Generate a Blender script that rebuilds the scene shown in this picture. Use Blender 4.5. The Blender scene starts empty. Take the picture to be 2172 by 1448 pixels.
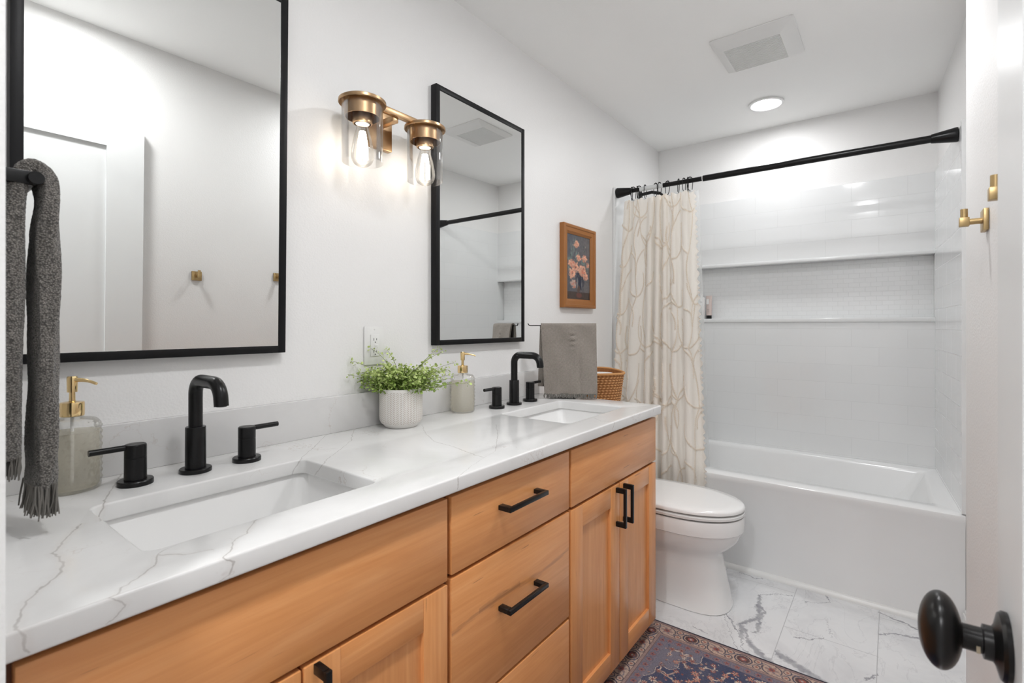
import bpy, bmesh, math, random
import numpy as np
from mathutils import Vector, Matrix
random.seed(7)
RNG = np.random.RandomState(11)
S = bpy.context.scene
C = S.collection
PI = math.pi

# ---------------------------------------------------------------- camera, world, exposure
TH = 0.6507
cam_d = bpy.data.cameras.new('camera')
cam = bpy.data.objects.new('camera', cam_d)
C.objects.link(cam)
cam.location = (0.0, -1.297, 1.2)
cam.rotation_euler = (PI / 2, 0, TH - PI / 2)
cam_d.sensor_width = 36.0
cam_d.lens = 1058.9119 / 2172 * 36.0
cam_d.shift_y = (688.83 - 724.0) / 2172
cam_d.clip_start = 0.01
cam_d.clip_end = 60
cam_d.dof.use_dof = True
cam_d.dof.focus_distance = 1.75
cam_d.dof.aperture_fstop = 7.0
S.camera = cam

w = bpy.data.worlds.new('world')
S.world = w
w.use_nodes = True
w.node_tree.nodes['Background'].inputs[0].default_value = (0.9, 0.95, 1.0, 1)
w.node_tree.nodes['Background'].inputs[1].default_value = 0.4

S.view_settings.view_transform = 'Standard'
S.view_settings.look = 'None'
S.view_settings.gamma = 1.0
S.view_settings.exposure = 1.68
S.view_settings.use_curve_mapping = False
S.cycles.max_bounces = 8
S.cycles.diffuse_bounces = 5
S.cycles.glossy_bounces = 5
S.cycles.transparent_max_bounces = 16
S.cycles.caustics_refractive = False
S.cycles.caustics_reflective = False
S.cycles.sample_clamp_indirect = 6.0
S.cycles.use_denoising = True
S.cycles.use_adaptive_sampling = True
S.cycles.adaptive_threshold = 0.06
S.cycles.adaptive_min_samples = 16
LAMP_POWER = 9.2      # ceiling lights (emission strength of the lens)
HALL_FILL_POWER = 24.0
BULB_POWER = 5.2

# ---------------------------------------------------------------- node helpers
class NT:
    def __init__(self, name):
        self.m = bpy.data.materials.new(name)
        self.m.use_nodes = True
        self.t = self.m.node_tree
        self.t.nodes.clear()
        self.out = self.n('ShaderNodeOutputMaterial')
    def n(self, typ, **kw):
        nd = self.t.nodes.new(typ)
        for k, v in kw.items():
            setattr(nd, k, v)
        return nd
    def put(self, sock, v):
        if hasattr(v, 'is_output') or isinstance(v, bpy.types.NodeSocket):
            self.t.links.new(v, sock)
        else:
            if isinstance(v, (tuple, list)) and len(v) == 3 and sock.type == 'RGBA':
                v = (*v, 1)
            sock.default_value = v
    def math(self, op, a, b=None, c=None, clamp=False):
        nd = self.n('ShaderNodeMath', operation=op, use_clamp=clamp)
        self.put(nd.inputs[0], a)
        if b is not None: self.put(nd.inputs[1], b)
        if c is not None: self.put(nd.inputs[2], c)
        return nd.outputs[0]
    def mix(self, f, a, b):
        nd = self.n('ShaderNodeMix', data_type='RGBA')
        self.put(nd.inputs[0], f); self.put(nd.inputs[6], a); self.put(nd.inputs[7], b)
        return nd.outputs[2]
    def ramp(self, f, stops, interp='LINEAR'):
        nd = self.n('ShaderNodeValToRGB')
        el = nd.color_ramp.elements
        nd.color_ramp.interpolation = interp
        while len(el) < len(stops): el.new(0.5)
        for e, (p, c) in zip(el, stops):
            e.position = p
            e.color = (*c, 1) if len(c) == 3 else c
        self.put(nd.inputs[0], f)
        return nd.outputs[0]
    def coord(self, kind='Object'):
        return self.n('ShaderNodeTexCoord').outputs[kind]
    def world(self):
        return self.n('ShaderNodeNewGeometry').outputs['Position']
    def mapping(self, v, scale=(1, 1, 1), loc=(0, 0, 0), rot=(0, 0, 0)):
        nd = self.n('ShaderNodeMapping')
        self.put(nd.inputs[0], v)
        nd.inputs[1].default_value = loc; nd.inputs[2].default_value = rot; nd.inputs[3].default_value = scale
        return nd.outputs[0]
    def noise(self, v, scale, detail=4, rough=0.5, out=0, dist=0.0):
        nd = self.n('ShaderNodeTexNoise')
        self.put(nd.inputs['Vector'], v)
        nd.inputs['Scale'].default_value = scale; nd.inputs['Detail'].default_value = detail
        nd.inputs['Roughness'].default_value = rough; nd.inputs['Distortion'].default_value = dist
        return nd.outputs[out]
    def voro(self, v, scale, feature='F1', out=0, rand=1.0):
        nd = self.n('ShaderNodeTexVoronoi', feature=feature)
        self.put(nd.inputs['Vector'], v)
        nd.inputs['Scale'].default_value = scale
        nd.inputs['Randomness'].default_value = rand
        return nd.outputs[out]
    def bump(self, h, strength=0.2, dist=0.001, normal=None):
        nd = self.n('ShaderNodeBump')
        nd.inputs['Strength'].default_value = strength
        nd.inputs['Distance'].default_value = dist
        self.put(nd.inputs['Height'], h)
        if normal is not None: self.put(nd.inputs['Normal'], normal)
        return nd.outputs[0]
    def sep(self, v):
        nd = self.n('ShaderNodeSeparateXYZ'); self.put(nd.inputs[0], v)
        return nd.outputs
    def comb(self, x, y, z):
        nd = self.n('ShaderNodeCombineXYZ')
        self.put(nd.inputs[0], x); self.put(nd.inputs[1], y); self.put(nd.inputs[2], z)
        return nd.outputs[0]
    def attr(self, name='Col'):
        return self.n('ShaderNodeAttribute', attribute_name=name).outputs['Color']
    def principled(self, color=(0.8, 0.8, 0.8), rough=0.5, metal=0.0, normal=None, **kw):
        b = self.n('ShaderNodeBsdfPrincipled')
        self.put(b.inputs['Base Color'], color)
        self.put(b.inputs['Roughness'], rough)
        self.put(b.inputs['Metallic'], metal)
        if normal is not None: self.put(b.inputs['Normal'], normal)
        for k, v in kw.items():
            self.put(b.inputs[k.replace('_', ' ')], v)
        return b
    def done(self, shader):
        self.t.links.new(shader.outputs[0], self.out.inputs[0])
        return self.m

def simple(name, color, rough, metal=0.0, bump=None, **kw):
    n = NT(name)
    nm = None
    if bump:
        sc, st, ds = bump
        nm = n.bump(n.noise(n.coord(), sc, 3), st, ds)
    v = n.noise(n.coord(), 9.0, 3)
    c2 = tuple(max(0, c * 0.965) for c in color)
    col = n.mix(v, c2, color)
    return n.done(n.principled(col, rough, metal, nm, **kw))

def srgb(r, g, b):
    f = lambda c: (c / 255 / 12.92) if c / 255 <= 0.04045 else ((c / 255 + 0.055) / 1.055) ** 2.4
    return (f(r), f(g), f(b))

def m_paint(name, color, rough=0.42, st=0.22):
    n = NT(name)
    v = n.voro(n.world(), 190, 'SMOOTH_F1')
    h = n.noise(n.world(), 260, 2)
    hh = n.math('ADD', v, h)
    return n.done(n.principled(color, rough, 0, n.bump(hh, st * 1.25, 0.0012)))

M = {}
M['wall'] = m_paint('wall_paint', (0.84, 0.835, 0.828))
M['ceil'] = m_paint('ceiling_paint', (0.95, 0.95, 0.94), 0.7, 0.08)
M['trim'] = simple('white_trim', (0.80, 0.80, 0.79), 0.3)
M['door'] = simple('door_paint', (0.79, 0.80, 0.80), 0.32)
M['black'] = simple('matte_black_metal', (0.0065, 0.0065, 0.007), 0.28, 0.0, Specular_IOR_Level=0.3)
M['blackframe'] = simple('black_frame', (0.0065, 0.0065, 0.0075), 0.42, Specular_IOR_Level=0.22)
M['bronze'] = simple('dark_bronze', (0.006, 0.0055, 0.0055), 0.3, 0.0, Specular_IOR_Level=0.28)
M['brass'] = simple('aged_brass', (0.47, 0.31, 0.175), 0.34, 1.0)
M['brass2'] = simple('satin_brass', (0.50, 0.36, 0.18), 0.36, 1.0)
M['gold'] = simple('polished_gold', (0.86, 0.64, 0.33), 0.14, 1.0)
M['porcelain'] = simple('porcelain', (0.88, 0.877, 0.87), 0.12)
M['acrylic'] = simple('tub_acrylic', (0.84, 0.845, 0.845), 0.16)
M['plastic'] = simple('white_plastic', (0.82, 0.82, 0.81), 0.35)
M['slot'] = simple('dark_slot', (0.03, 0.03, 0.03), 0.6)
M['ventdark'] = simple('vent_shadow', (0.30, 0.29, 0.28), 0.8)
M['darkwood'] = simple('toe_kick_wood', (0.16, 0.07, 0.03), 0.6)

def m_mirror():
    n = NT('mirror_glass')
    c = n.mix(n.noise(n.coord(), 2.0, 1), (0.86, 0.875, 0.865), (0.875, 0.885, 0.875))
    return n.done(n.principled(c, 0.0, 1.0))
M['mirror'] = m_mirror()

def m_emit(name, color, strength):
    n = NT(name)
    e = n.n('ShaderNodeEmission')
    e.inputs[0].default_value = (*color, 1); e.inputs[1].default_value = strength
    return n.done(e)

def m_thin(name, tint=(1, 1, 1), refl=0.9, rough=0.02, extra=None, base=0.0):
    """thin clear glass: mostly see-through, mirror-like towards the edges"""
    n = NT(name)
    lw = n.n('ShaderNodeLayerWeight'); lw.inputs[0].default_value = 0.25
    tr = n.n('ShaderNodeBsdfTransparent'); tr.inputs[0].default_value = (*tint, 1)
    gl = n.n('ShaderNodeBsdfGlossy'); gl.inputs[0].default_value = (0.9, 0.9, 0.9, 1); gl.inputs[1].default_value = rough
    if extra:
        gl2 = n.bump(n.noise(n.coord(), extra[0], 2), extra[1], extra[2]); n.t.links.new(gl2, gl.inputs['Normal'])
    f = n.math('MULTIPLY_ADD', lw.outputs[0], refl, base, clamp=True)
    mx = n.n('ShaderNodeMixShader')
    n.put(mx.inputs[0], f)
    n.t.links.new(tr.outputs[0], mx.inputs[1]); n.t.links.new(gl.outputs[0], mx.inputs[2])
    return n.done(mx)
M['glass'] = m_thin('clear_shade_glass', (0.985, 0.985, 0.985), 0.6)
M['bulbglass'] = m_thin('bulb_glass', (0.98, 0.97, 0.95), 0.5)
M['bottleglass'] = m_thin('hobnail_glass', (0.995, 0.995, 0.985), 0.62, 0.05, base=0.03)

def m_soap():
    n = NT('clear_soap')
    tr = n.n('ShaderNodeBsdfTransparent'); tr.inputs[0].default_value = (1.0, 0.985, 0.94, 1)
    col = n.mix(n.noise(n.coord(), 60, 2), (0.97, 0.93, 0.84), (0.98, 0.955, 0.88))
    d = n.principled(col, 0.2)
    tl = n.n('ShaderNodeBsdfTranslucent'); n.put(tl.inputs[0], col)
    m1 = n.n('ShaderNodeMixShader'); m1.inputs[0].default_value = 0.5
    n.t.links.new(d.outputs[0], m1.inputs[1]); n.t.links.new(tl.outputs[0], m1.inputs[2])
    mx = n.n('ShaderNodeMixShader'); mx.inputs[0].default_value = 0.38
    n.t.links.new(tr.outputs[0], mx.inputs[1]); n.t.links.new(m1.outputs[0], mx.inputs[2])
    return n.done(mx)
M['soap'] = m_soap()

def m_liner():
    n = NT('liner_plastic')
    tr = n.n('ShaderNodeBsdfTransparent'); tr.inputs[0].default_value = (0.95, 0.96, 0.96, 1)
    d = n.principled(n.mix(n.noise(n.coord(), 6, 2), (0.80, 0.81, 0.81), (0.84, 0.85, 0.85)), 0.3)
    tl = n.n('ShaderNodeBsdfTranslucent'); tl.inputs[0].default_value = (0.85, 0.86, 0.86, 1)
    m1 = n.n('ShaderNodeMixShader'); m1.inputs[0].default_value = 0.5
    n.t.links.new(d.outputs[0], m1.inputs[1]); n.t.links.new(tl.outputs[0], m1.inputs[2])
    mx = n.n('ShaderNodeMixShader'); mx.inputs[0].default_value = 0.5
    n.t.links.new(tr.outputs[0], mx.inputs[1]); n.t.links.new(m1.outputs[0], mx.inputs[2])
    return n.done(mx)
M['liner'] = m_liner()

def m_wood(name, axis, streak=None):
    n = NT(name)
    sc = {'x': (1.3, 13, 13), 'z': (13, 13, 1.3)}[axis]
    p = n.mapping(n.world(), sc)
    a = n.noise(p, 2.2, 5, 0.55, dist=1.2)
    fine = n.noise(n.mapping(n.world(), {'x': (3, 150, 150), 'z': (150, 150, 3)}[axis]), 1.0, 3, 0.6)
    col = n.ramp(a, [(0.25, srgb(218, 147, 88)), (0.5, srgb(227, 158, 99)), (0.75, srgb(234, 169, 112))])
    col = n.mix(n.math('MULTIPLY', n.math('SUBTRACT', fine, 0.35, clamp=True), 0.8, clamp=True), col, srgb(200, 126, 64))
    # mineral streaks and pin flecks
    st = n.noise(n.mapping(n.world(), {'x': (2.2, 26, 26), 'z': (26, 26, 2.2)}[axis], loc=(0.3, 0.1, 0.7)), 1.0, 2, 0.5, dist=0.6)
    stm = n.ramp(st, [(0.70, (0, 0, 0)), (0.80, (1, 1, 1))])
    col = n.mix(n.math('MULTIPLY', stm, 0.22), col, srgb(128, 74, 38))
    fl = n.noise(n.mapping(n.world(), {'x': (9, 120, 120), 'z': (120, 120, 9)}[axis]), 1.0, 1, 0.5)
    flm = n.ramp(fl, [(0.735, (0, 0, 0)), (0.77, (1, 1, 1))])
    col = n.mix(n.math('MULTIPLY', flm, 0.45), col, srgb(110, 58, 28))
    if streak:
        s = n.sep(n.world())
        wg = n.sep(n.noise(n.mapping(n.world(), (14, 14, 60)), 1.0, 3, 0.6, out=1))
        zz = n.math('ADD', s[2], n.math('MULTIPLY', n.math('SUBTRACT', wg[0], 0.5), 0.016))
        for pts, wd, st in streak:
            mk = n.math('MULTIPLY', curve_vein(n, s[0], zz, pts, wd), n.math('MULTIPLY_ADD', fine, 0.9, st))
            col = n.mix(mk, col, srgb(150, 100, 66))
    return n.done(n.principled(col, 0.33, 0, n.bump(fine, 0.06, 0.0006), Coat_Weight=0.15, Coat_Roughness=0.2))
M['woodx'] = m_wood('maple_horizontal', 'x')
M['woodz'] = m_wood('maple_vertical', 'z')
M['gapshade'] = simple('front_gap_shade', (0.17, 0.062, 0.026), 0.6)  # dark brown that paints the shade in the gaps between fronts

def curve_vein(n, U, V, pts, width, strength=1.0, wig=None):
    """mask of a vein drawn as V = f(U) through the points"""
    pts = sorted(pts)
    u0, u1 = pts[0][0], pts[-1][0]
    vs = [p[1] for p in pts]
    v0, v1 = min(vs) - 0.002, max(vs) + 0.002
    nd = n.n('ShaderNodeFloatCurve')
    cm = nd.mapping
    cu = cm.curves[0]
    us = [(p[0] - u0) / (u1 - u0) for p in pts]
    last = -1
    P = []
    for a, p in zip(us, pts):
        a = max(a, last + 0.004); last = a
        P.append((min(a, 1.0), (p[1] - v0) / (v1 - v0)))
    cu.points[0].location = P[0]; cu.points[1].location = P[-1]
    for a, b in P[1:-1]: cu.points.new(a, b)
    for q in cu.points: q.handle_type = 'VECTOR'
    cm.update()
    uu = n.math('DIVIDE', n.math('SUBTRACT', U, u0), u1 - u0)
    n.put(nd.inputs['Value'], n.math('MULTIPLY', uu, 1.0, clamp=True))
    fv = n.math('MULTIPLY_ADD', nd.outputs[0], v1 - v0, v0)
    d = n.math('ABSOLUTE', n.math('SUBTRACT', V, fv))
    mr = n.n('ShaderNodeMapRange', interpolation_type='SMOOTHSTEP')
    n.put(mr.inputs[0], d); mr.inputs[1].default_value = width * 0.25
    if wig is not None: n.put(mr.inputs[2], wig)
    else: mr.inputs[2].default_value = width
    mr.inputs[3].default_value = strength; mr.inputs[4].default_value = 0.0
    inside = n.math('COMPARE', uu, 0.5, 0.5)
    return n.math('MULTIPLY', mr.outputs[0], inside)

STREAK = [(0.751, 0.556), (0.837, 0.560), (0.9, 0.562), (0.991, 0.559), (1.085, 0.553), (1.226, 0.566)]
M['woodstreak'] = m_wood('maple_with_mineral_streak', 'x', [(STREAK, 0.008, -0.1), ([(a, b + 0.004) for a, b in STREAK[1:4]], 0.010, 0.0)])
def add_veins(n, x, y, polys, default_w, wigamp):
    wig = n.noise(n.world(), 55, 3, 0.6, out=1)
    ws = n.sep(wig)
    X = n.math('ADD', x, n.math('MULTIPLY', n.math('SUBTRACT', ws[0], 0.5), wigamp))
    Y = n.math('ADD', y, n.math('MULTIPLY', n.math('SUBTRACT', ws[1], 0.5), wigamp))
    tot = None
    for e in polys:
        pts, wd = e if isinstance(e, tuple) else (e, default_w)
        xs = [p[0] for p in pts]; ys = [p[1] for p in pts]
        mono_y = all((b - a) * (ys[-1] - ys[0]) > -1e-6 for a, b in zip(ys, ys[1:]))
        if mono_y or (max(ys) - min(ys) > max(xs) - min(xs)):
            mk = curve_vein(n, Y, X, [(q[1], q[0]) for q in pts], wd)
        else:
            mk = curve_vein(n, X, Y, [(q[0], q[1]) for q in pts], wd)
        tot = mk if tot is None else n.math('MAXIMUM', tot, mk)
    return tot

CV = [
[(0.343, 0.001), (0.3, -0.106), (0.269, -0.179), (0.25, -0.239), (0.234, -0.3)],
[(0.214, -0.285), (0.188, -0.333), (0.163, -0.385), (0.164, -0.436), (0.153, -0.469), (0.132, -0.497), (0.119, -0.518), (0.107, -0.548), (0.099, -0.585), (0.103, -0.594), (0.104, -0.604), (0.107, -0.616)],
[(0.391, -0.487), (0.37, -0.507), (0.351, -0.531), (0.327, -0.545), (0.315, -0.571), (0.296, -0.586), (0.309, -0.599), (0.304, -0.612), (0.291, -0.616)],
[(0.326, -0.549), (0.3, -0.548), (0.272, -0.536), (0.247, -0.505)],
[(0.247, -0.505), (0.237, -0.533), (0.211, -0.559), (0.192, -0.569), (0.184, -0.585), (0.175, -0.588), (0.19, -0.603), (0.179, -0.611), (0.171, -0.615)],
[(0.247, -0.505), (0.258, -0.496), (0.277, -0.489), (0.302, -0.483)],
[(0.802, -0.026), (0.701, -0.131), (0.627, -0.201), (0.584, -0.265)],
[(0.894, -0.029), (0.805, -0.139), (0.718, -0.212), (0.665, -0.251), (0.623, -0.293), (0.586, -0.353)],
[(0.691, -0.147), (0.734, -0.189)],
[(1.07, -0.129), (0.988, -0.233), (0.935, -0.326), (0.924, -0.408), (0.899, -0.491), (0.892, -0.536), (0.825, -0.558), (0.75, -0.588), (0.747, -0.613)],
[(1.21, -0.313), (1.096, -0.413), (0.952, -0.52), (0.892, -0.536)],
[(1.50, -0.5), (1.46, -0.545), (1.475, -0.59), (1.46, -0.61)],
[(1.84, -0.30), (1.80, -0.42), (1.83, -0.52), (1.80, -0.60)],
]
ZC = 0.889
def m_quartz(name, named):
    n = NT(name)
    s = n.sep(n.world())
    yy = n.math('SUBTRACT', s[1], n.math('SUBTRACT', ZC, n.math('MINIMUM', s[2], ZC)))
    mk = add_veins(n, s[0], yy, CV, 0.0021, 0.012)
    var = n.noise(n.world(), 14, 3)
    mk = n.math('MULTIPLY', mk, n.math('MULTIPLY', var, 0.6))
    halo = add_veins(n, s[0], yy, [(c, 0.012) for c in CV[:5]], 0.012, 0.012)
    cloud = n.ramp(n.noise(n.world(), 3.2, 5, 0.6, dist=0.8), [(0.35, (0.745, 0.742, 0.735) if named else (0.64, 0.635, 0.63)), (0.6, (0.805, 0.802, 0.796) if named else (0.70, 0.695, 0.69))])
    # faint broken mineral traces elsewhere
    e = n.voro(n.mapping(n.world(), (1, 1, 1)), 3.1, 'DISTANCE_TO_EDGE')
    wz = n.n('ShaderNodeVectorMath', operation='ADD'); n.put(wz.inputs[0], n.world()); 
    nz = n.n('ShaderNodeVectorMath', operation='SCALE'); n.put(nz.inputs[0], n.noise(n.world(), 5, 5, 0.65, out=1)); nz.inputs['Scale'].default_value = 0.5
    n.t.links.new(nz.outputs[0], wz.inputs[1])
    e = n.voro(wz.outputs[0], 4.2, 'DISTANCE_TO_EDGE')
    em = n.ramp(e, [(0.0, (1, 1, 1)), (0.010, (0, 0, 0))])
    gate = n.ramp(n.noise(n.world(), 6.5, 2), [(0.52, (0, 0, 0)), (0.66, (1, 1, 1))])
    em = n.math('MULTIPLY', n.math('MULTIPLY', em, gate), 0.38)
    col = n.mix(em, cloud, srgb(165, 140, 125))
    if named:
        col = n.mix(n.math('MULTIPLY', halo, 0.07), col, srgb(170, 150, 130))
        col = n.mix(mk, col, srgb(95, 78, 66))
    return n.done(n.principled(col, 0.16, 0, Specular_IOR_Level=0.3))
M['quartz'] = m_quartz('veined_quartz', True)
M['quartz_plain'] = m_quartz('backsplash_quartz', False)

FV = [
([(2.3, -0.726), (2.191, -0.749), (2.12, -0.797), (2.06, -0.831), (1.988, -0.859), (1.972, -0.887)], 0.008),
([(2.435, -0.831), (2.345, -0.841), (2.302, -0.873), (2.247, -0.864), (2.138, -0.878), (2.121, -0.866)], 0.012),
([(2.345, -0.841), (2.247, -0.864), (2.148, -0.814), (2.05, -0.84)], 0.014),
([(2.187, -0.743), (2.115, -0.771), (2.041, -0.806), (1.976, -0.843)], 0.004),
([(2.148, -0.814), (2.10, -0.845), (2.048, -0.863), (2.016, -0.896), (1.982, -0.932), (1.965, -0.965)], 0.026),
([(2.043, -0.957), (2.02, -1.006), (1.99, -1.065), (1.955, -1.13)], 0.026),
([(2.621, -1.064), (2.555, -1.083), (2.516, -1.044), (2.487, -0.994)], 0.004),
([(2.421, -1.081), (2.334, -1.098), (2.269, -1.115)], 0.003),
([(2.184, -0.995), (2.207, -1.051), (2.251, -1.091)], 0.005),
([(2.589, -1.25), (2.567, -1.295), (2.559, -1.335), (2.533, -1.379), (2.53, -1.422)], 0.008),
([(2.402, -1.254), (2.447, -1.312), (2.455, -1.35), (2.471, -1.398), (2.438, -1.432)], 0.008),
([(2.594, -0.71), (2.588, -0.759), (2.576, -0.785), (2.60, -0.81)], 0.006),
([(2.30, -1.463), (2.23, -1.462)], 0.005),
([(2.067, -1.223), (2.126, -1.259)], 0.012),
([(2.435, -0.831), (2.493, -0.896), (2.51, -0.949)], 0.003),
([(2.017, -0.661), (2.014, -0.697), (2.0, -0.725)], 0.004),
]
def m_marble():
    n = NT('marble_floor_tile')
    s = n.sep(n.world())
    mk = add_veins(n, s[0], s[1], FV, 0.006, 0.035)
    cloud = n.ramp(n.noise(n.world(), 2.4, 5, 0.6, dist=1.0), [(0.36, (0.67, 0.675, 0.69)), (0.58, (0.79, 0.797, 0.805))])
    var = n.noise(n.world(), 22, 3)
    col = n.mix(n.math('MULTIPLY', mk, n.math('MULTIPLY_ADD', var, 0.9, 0.3)), cloud, srgb(140, 140, 147))
    wisp = n.ramp(n.noise(n.mapping(n.world(), (1.2, 2.4, 1), rot=(0, 0, 0.6)), 2.3, 6, 0.62, dist=1.4), [(0.485, (0, 0, 0)), (0.5, (1, 1, 1)), (0.515, (0, 0, 0))])
    col = n.mix(n.math('MULTIPLY', wisp, 0.22), col, srgb(160, 160, 166))
    br = n.n('ShaderNodeTexBrick')
    br.offset = 0.5; br.offset_frequency = 2
    n.put(br.inputs['Vector'], n.comb(n.math('SUBTRACT', s[0], 2.24 - 6.1 + 0.0), n.math('ADD', s[1], 0.65 + 0.3025 * 11), 0.0))
    br.inputs['Scale'].default_value = 1.0
    br.inputs['Mortar Size'].default_value = 0.0013
    br.inputs['Mortar Smooth'].default_value = 0.0
    br.inputs['Brick Width'].default_value = 0.61
    br.inputs['Row Height'].default_value = 0.3025
    f = n.math('MULTIPLY', br.outputs['Fac'], n.math('MAXIMUM', n.math('GREATER_THAN', s[0], 2.2), n.math('LESS_THAN', s[1], -0.80)))
    col = n.mix(n.math('MULTIPLY', f, 0.8), col, srgb(172, 172, 174))
    return n.done(n.principled(col, n.math('MULTIPLY_ADD', f, 0.5, 0.22), 0, n.bump(n.math('SUBTRACT', 1.0, f), 0.35, 0.0006)))
M['marble'] = m_marble()

def m_tile(name, axis, w, h, uoff, voff, mortar, rough=0.09):
    n = NT(name)
    s = n.sep(n.world())
    u = n.math('MULTIPLY', s[1], -1.0) if axis == 'y' else s[0]
    br = n.n('ShaderNodeTexBrick')
    br.offset = 0.5; br.offset_frequency = 2
    n.put(br.inputs['Vector'], n.comb(n.math('SUBTRACT', u, uoff), n.math('SUBTRACT', s[2], voff), 0.0))
    br.inputs['Scale'].default_value = 1.0
    br.inputs['Mortar Size'].default_value = mortar
    br.inputs['Mortar Smooth'].default_value = 0.3
    br.inputs['Brick Width'].default_value = w
    br.inputs['Row Height'].default_value = h
    br.inputs['Color1'].default_value = (0.79, 0.80, 0.803, 1)
    br.inputs['Color2'].default_value = (0.805, 0.815, 0.818, 1)
    br.inputs['Mortar'].default_value = (0.69, 0.70, 0.70, 1)
    f = br.outputs['Fac']
    wav = n.noise(n.world(), 9, 2)
    hh = n.math('ADD', n.math('SUBTRACT', 1.0, f), n.math('MULTIPLY', wav, 0.7))
    return n.done(n.principled(br.outputs['Color'], n.math('MULTIPLY_ADD', f, 0.5, rough), 0, n.bump(hh, 0.3, 0.0012)))
TR = 0.1015
M['tile_far'] = m_tile('wall_tile_far', 'y', 0.2465, TR, 0.1305 - 0.2465 * 4, 1.99 - TR * 20, 0.0011)
M['tile_side'] = m_tile('wall_tile_side', 'x', 0.2465, TR, 3.37 - 0.2465 * 8, 1.99 - TR * 20, 0.0011)
M['tile_niche'] = m_tile('niche_mosaic', 'y', 0.052, 0.0262, -0.8, 0.0, 0.0012)
M['tiletrim'] = simple('tile_trim', (0.80, 0.81, 0.81), 0.15)

def m_cloth(name, dark, light, pitch, bstr=0.8, uv=True, rough=0.95):
    n = NT(name)
    if uv:
        s = n.sep(n.n('ShaderNodeUVMap').outputs[0])
    else:
        s = n.sep(n.coord())
    k = 2 * PI / pitch
    a = n.math('SINE', n.math('MULTIPLY', s[0], k))
    b = n.math('SINE', n.math('MULTIPLY', s[1], k))
    h = n.math('MULTIPLY_ADD', n.math('MULTIPLY', a, b), 0.5, 0.5)
    nz = n.noise(n.coord(), 160, 3)
    big = n.noise(n.coord(), 9, 3)
    f = n.math('ADD', n.math('MULTIPLY', h, 0.65), n.math('MULTIPLY', nz, 0.45), clamp=True)
    col = n.mix(f, dark, light)
    col = n.mix(n.math('MULTIPLY', big, 0.25), col, dark)
    hh = n.math('ADD', h, n.math('MULTIPLY', nz, 0.6))
    return n.done(n.principled(col, rough, 0, n.bump(hh, bstr, 0.002), Sheen_Weight=0.2, Sheen_Roughness=0.6))
M['weave'] = m_cloth('waffle_weave_grey', srgb(92, 86, 80), srgb(182, 172, 162), 0.0056)
M['fringe'] = simple('grey_fringe', srgb(112, 109, 104), 0.95)

def m_knit():
    n = NT('chunky_knit_grey')
    v = n.voro(n.mapping(n.coord(), (1, 1, 1.3)), 400, 'F1')
    nz = n.noise(n.coord(), 120, 3)
    h = n.math('SUBTRACT', 1.0, n.math('ADD', v, n.math('MULTIPLY', nz, 0.4)))
    col = n.ramp(h, [(0.05, srgb(66, 64, 61)), (0.5, srgb(122, 118, 113)), (0.9, srgb(184, 178, 171))])
    return n.done(n.principled(col, 0.95, 0, n.bump(h, 0.8, 0.0022), Sheen_Weight=0.2))
M['knit'] = m_knit()

def m_attr(name, rough=0.8, bump=None, **kw):
    n = NT(name)
    nm = None
    if bump:
        nm = n.bump(n.noise(n.world(), bump[0], 3), bump[1], bump[2])
    return n.done(n.principled(n.attr(), rough, 0, nm, **kw))
M['rug'] = m_attr('printed_rug', 0.95, (700, 0.6, 0.0015))
M['painting'] = m_attr('oil_painting', 0.5, (240, 0.35, 0.001))
def m_linen():
    n = NT('cream_linen')
    c = n.attr()
    d = n.principled(c, 0.9, 0, n.bump(n.noise(n.world(), 900, 3), 0.3, 0.0006), Sheen_Weight=0.1)
    tl = n.n('ShaderNodeBsdfTranslucent'); n.put(tl.inputs[0], c)
    mx = n.n('ShaderNodeMixShader'); mx.inputs[0].default_value = 0.35
    n.t.links.new(d.outputs[0], mx.inputs[1]); n.t.links.new(tl.outputs[0], mx.inputs[2])
    return n.done(mx)
M['linen'] = m_linen()
M['leaf'] = m_attr('small_leaves', 0.45)
M['basket'] = m_attr('woven_seagrass', 0.8, (420, 0.8, 0.0015))

def m_pot():
    n = NT('stamped_ceramic')
    p = n.sep(n.coord())
    ang = n.math('ARCTAN2', p[1], p[0])
    cols = 20.0
    a = n.math('MULTIPLY_ADD', ang, cols / (2 * PI), 40.0)
    tri = n.math('PINGPONG', a, 1.0)                 # 0..1..0 : chevron legs
    fz = n.math('MULTIPLY_ADD', p[2], 1 / 0.0056, n.math('MULTIPLY', tri, 2.6))
    line = n.math('PINGPONG', fz, 0.5)
    g = n.n('ShaderNodeMapRange'); n.put(g.inputs[0], line); g.inputs[1].default_value = 0.10; g.inputs[2].default_value = 0.22; g.inputs[3].default_value = 1; g.inputs[4].default_value = 0
    gap = n.math('GREATER_THAN', n.math('PINGPONG', a, 0.5), 0.06)
    gap2 = n.math('LESS_THAN', n.math('PINGPONG', a, 0.5), 0.44)
    zin = n.math('MULTIPLY', n.math('GREATER_THAN', p[2], 0.014), n.math('LESS_THAN', p[2], 0.110))
    mk = n.math('MULTIPLY', n.math('MULTIPLY', g.outputs[0], n.math('MULTIPLY', gap, gap2)), zin)
    col = n.mix(mk, (0.80, 0.78, 0.75), srgb(192, 177, 166))
    return n.done(n.principled(col, 0.5, 0, n.bump(n.math('SUBTRACT', 1.0, mk), 0.5, 0.0012)))
M['pot'] = m_pot()

# ---------------------------------------------------------------- mesh helpers
WL = {}                                                   # world location of every object a part may hang under
def finish(o, mat, parent, loc, angle):
    me = o.data
    if mat is not None: me.materials.append(mat)
    if angle is not None:
        me.polygons.foreach_set('use_smooth', [True] * len(me.polygons))
        me.set_sharp_from_angle(angle=math.radians(angle))
    C.objects.link(o)
    if parent is not None:
        o.parent = parent
    return o

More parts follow.
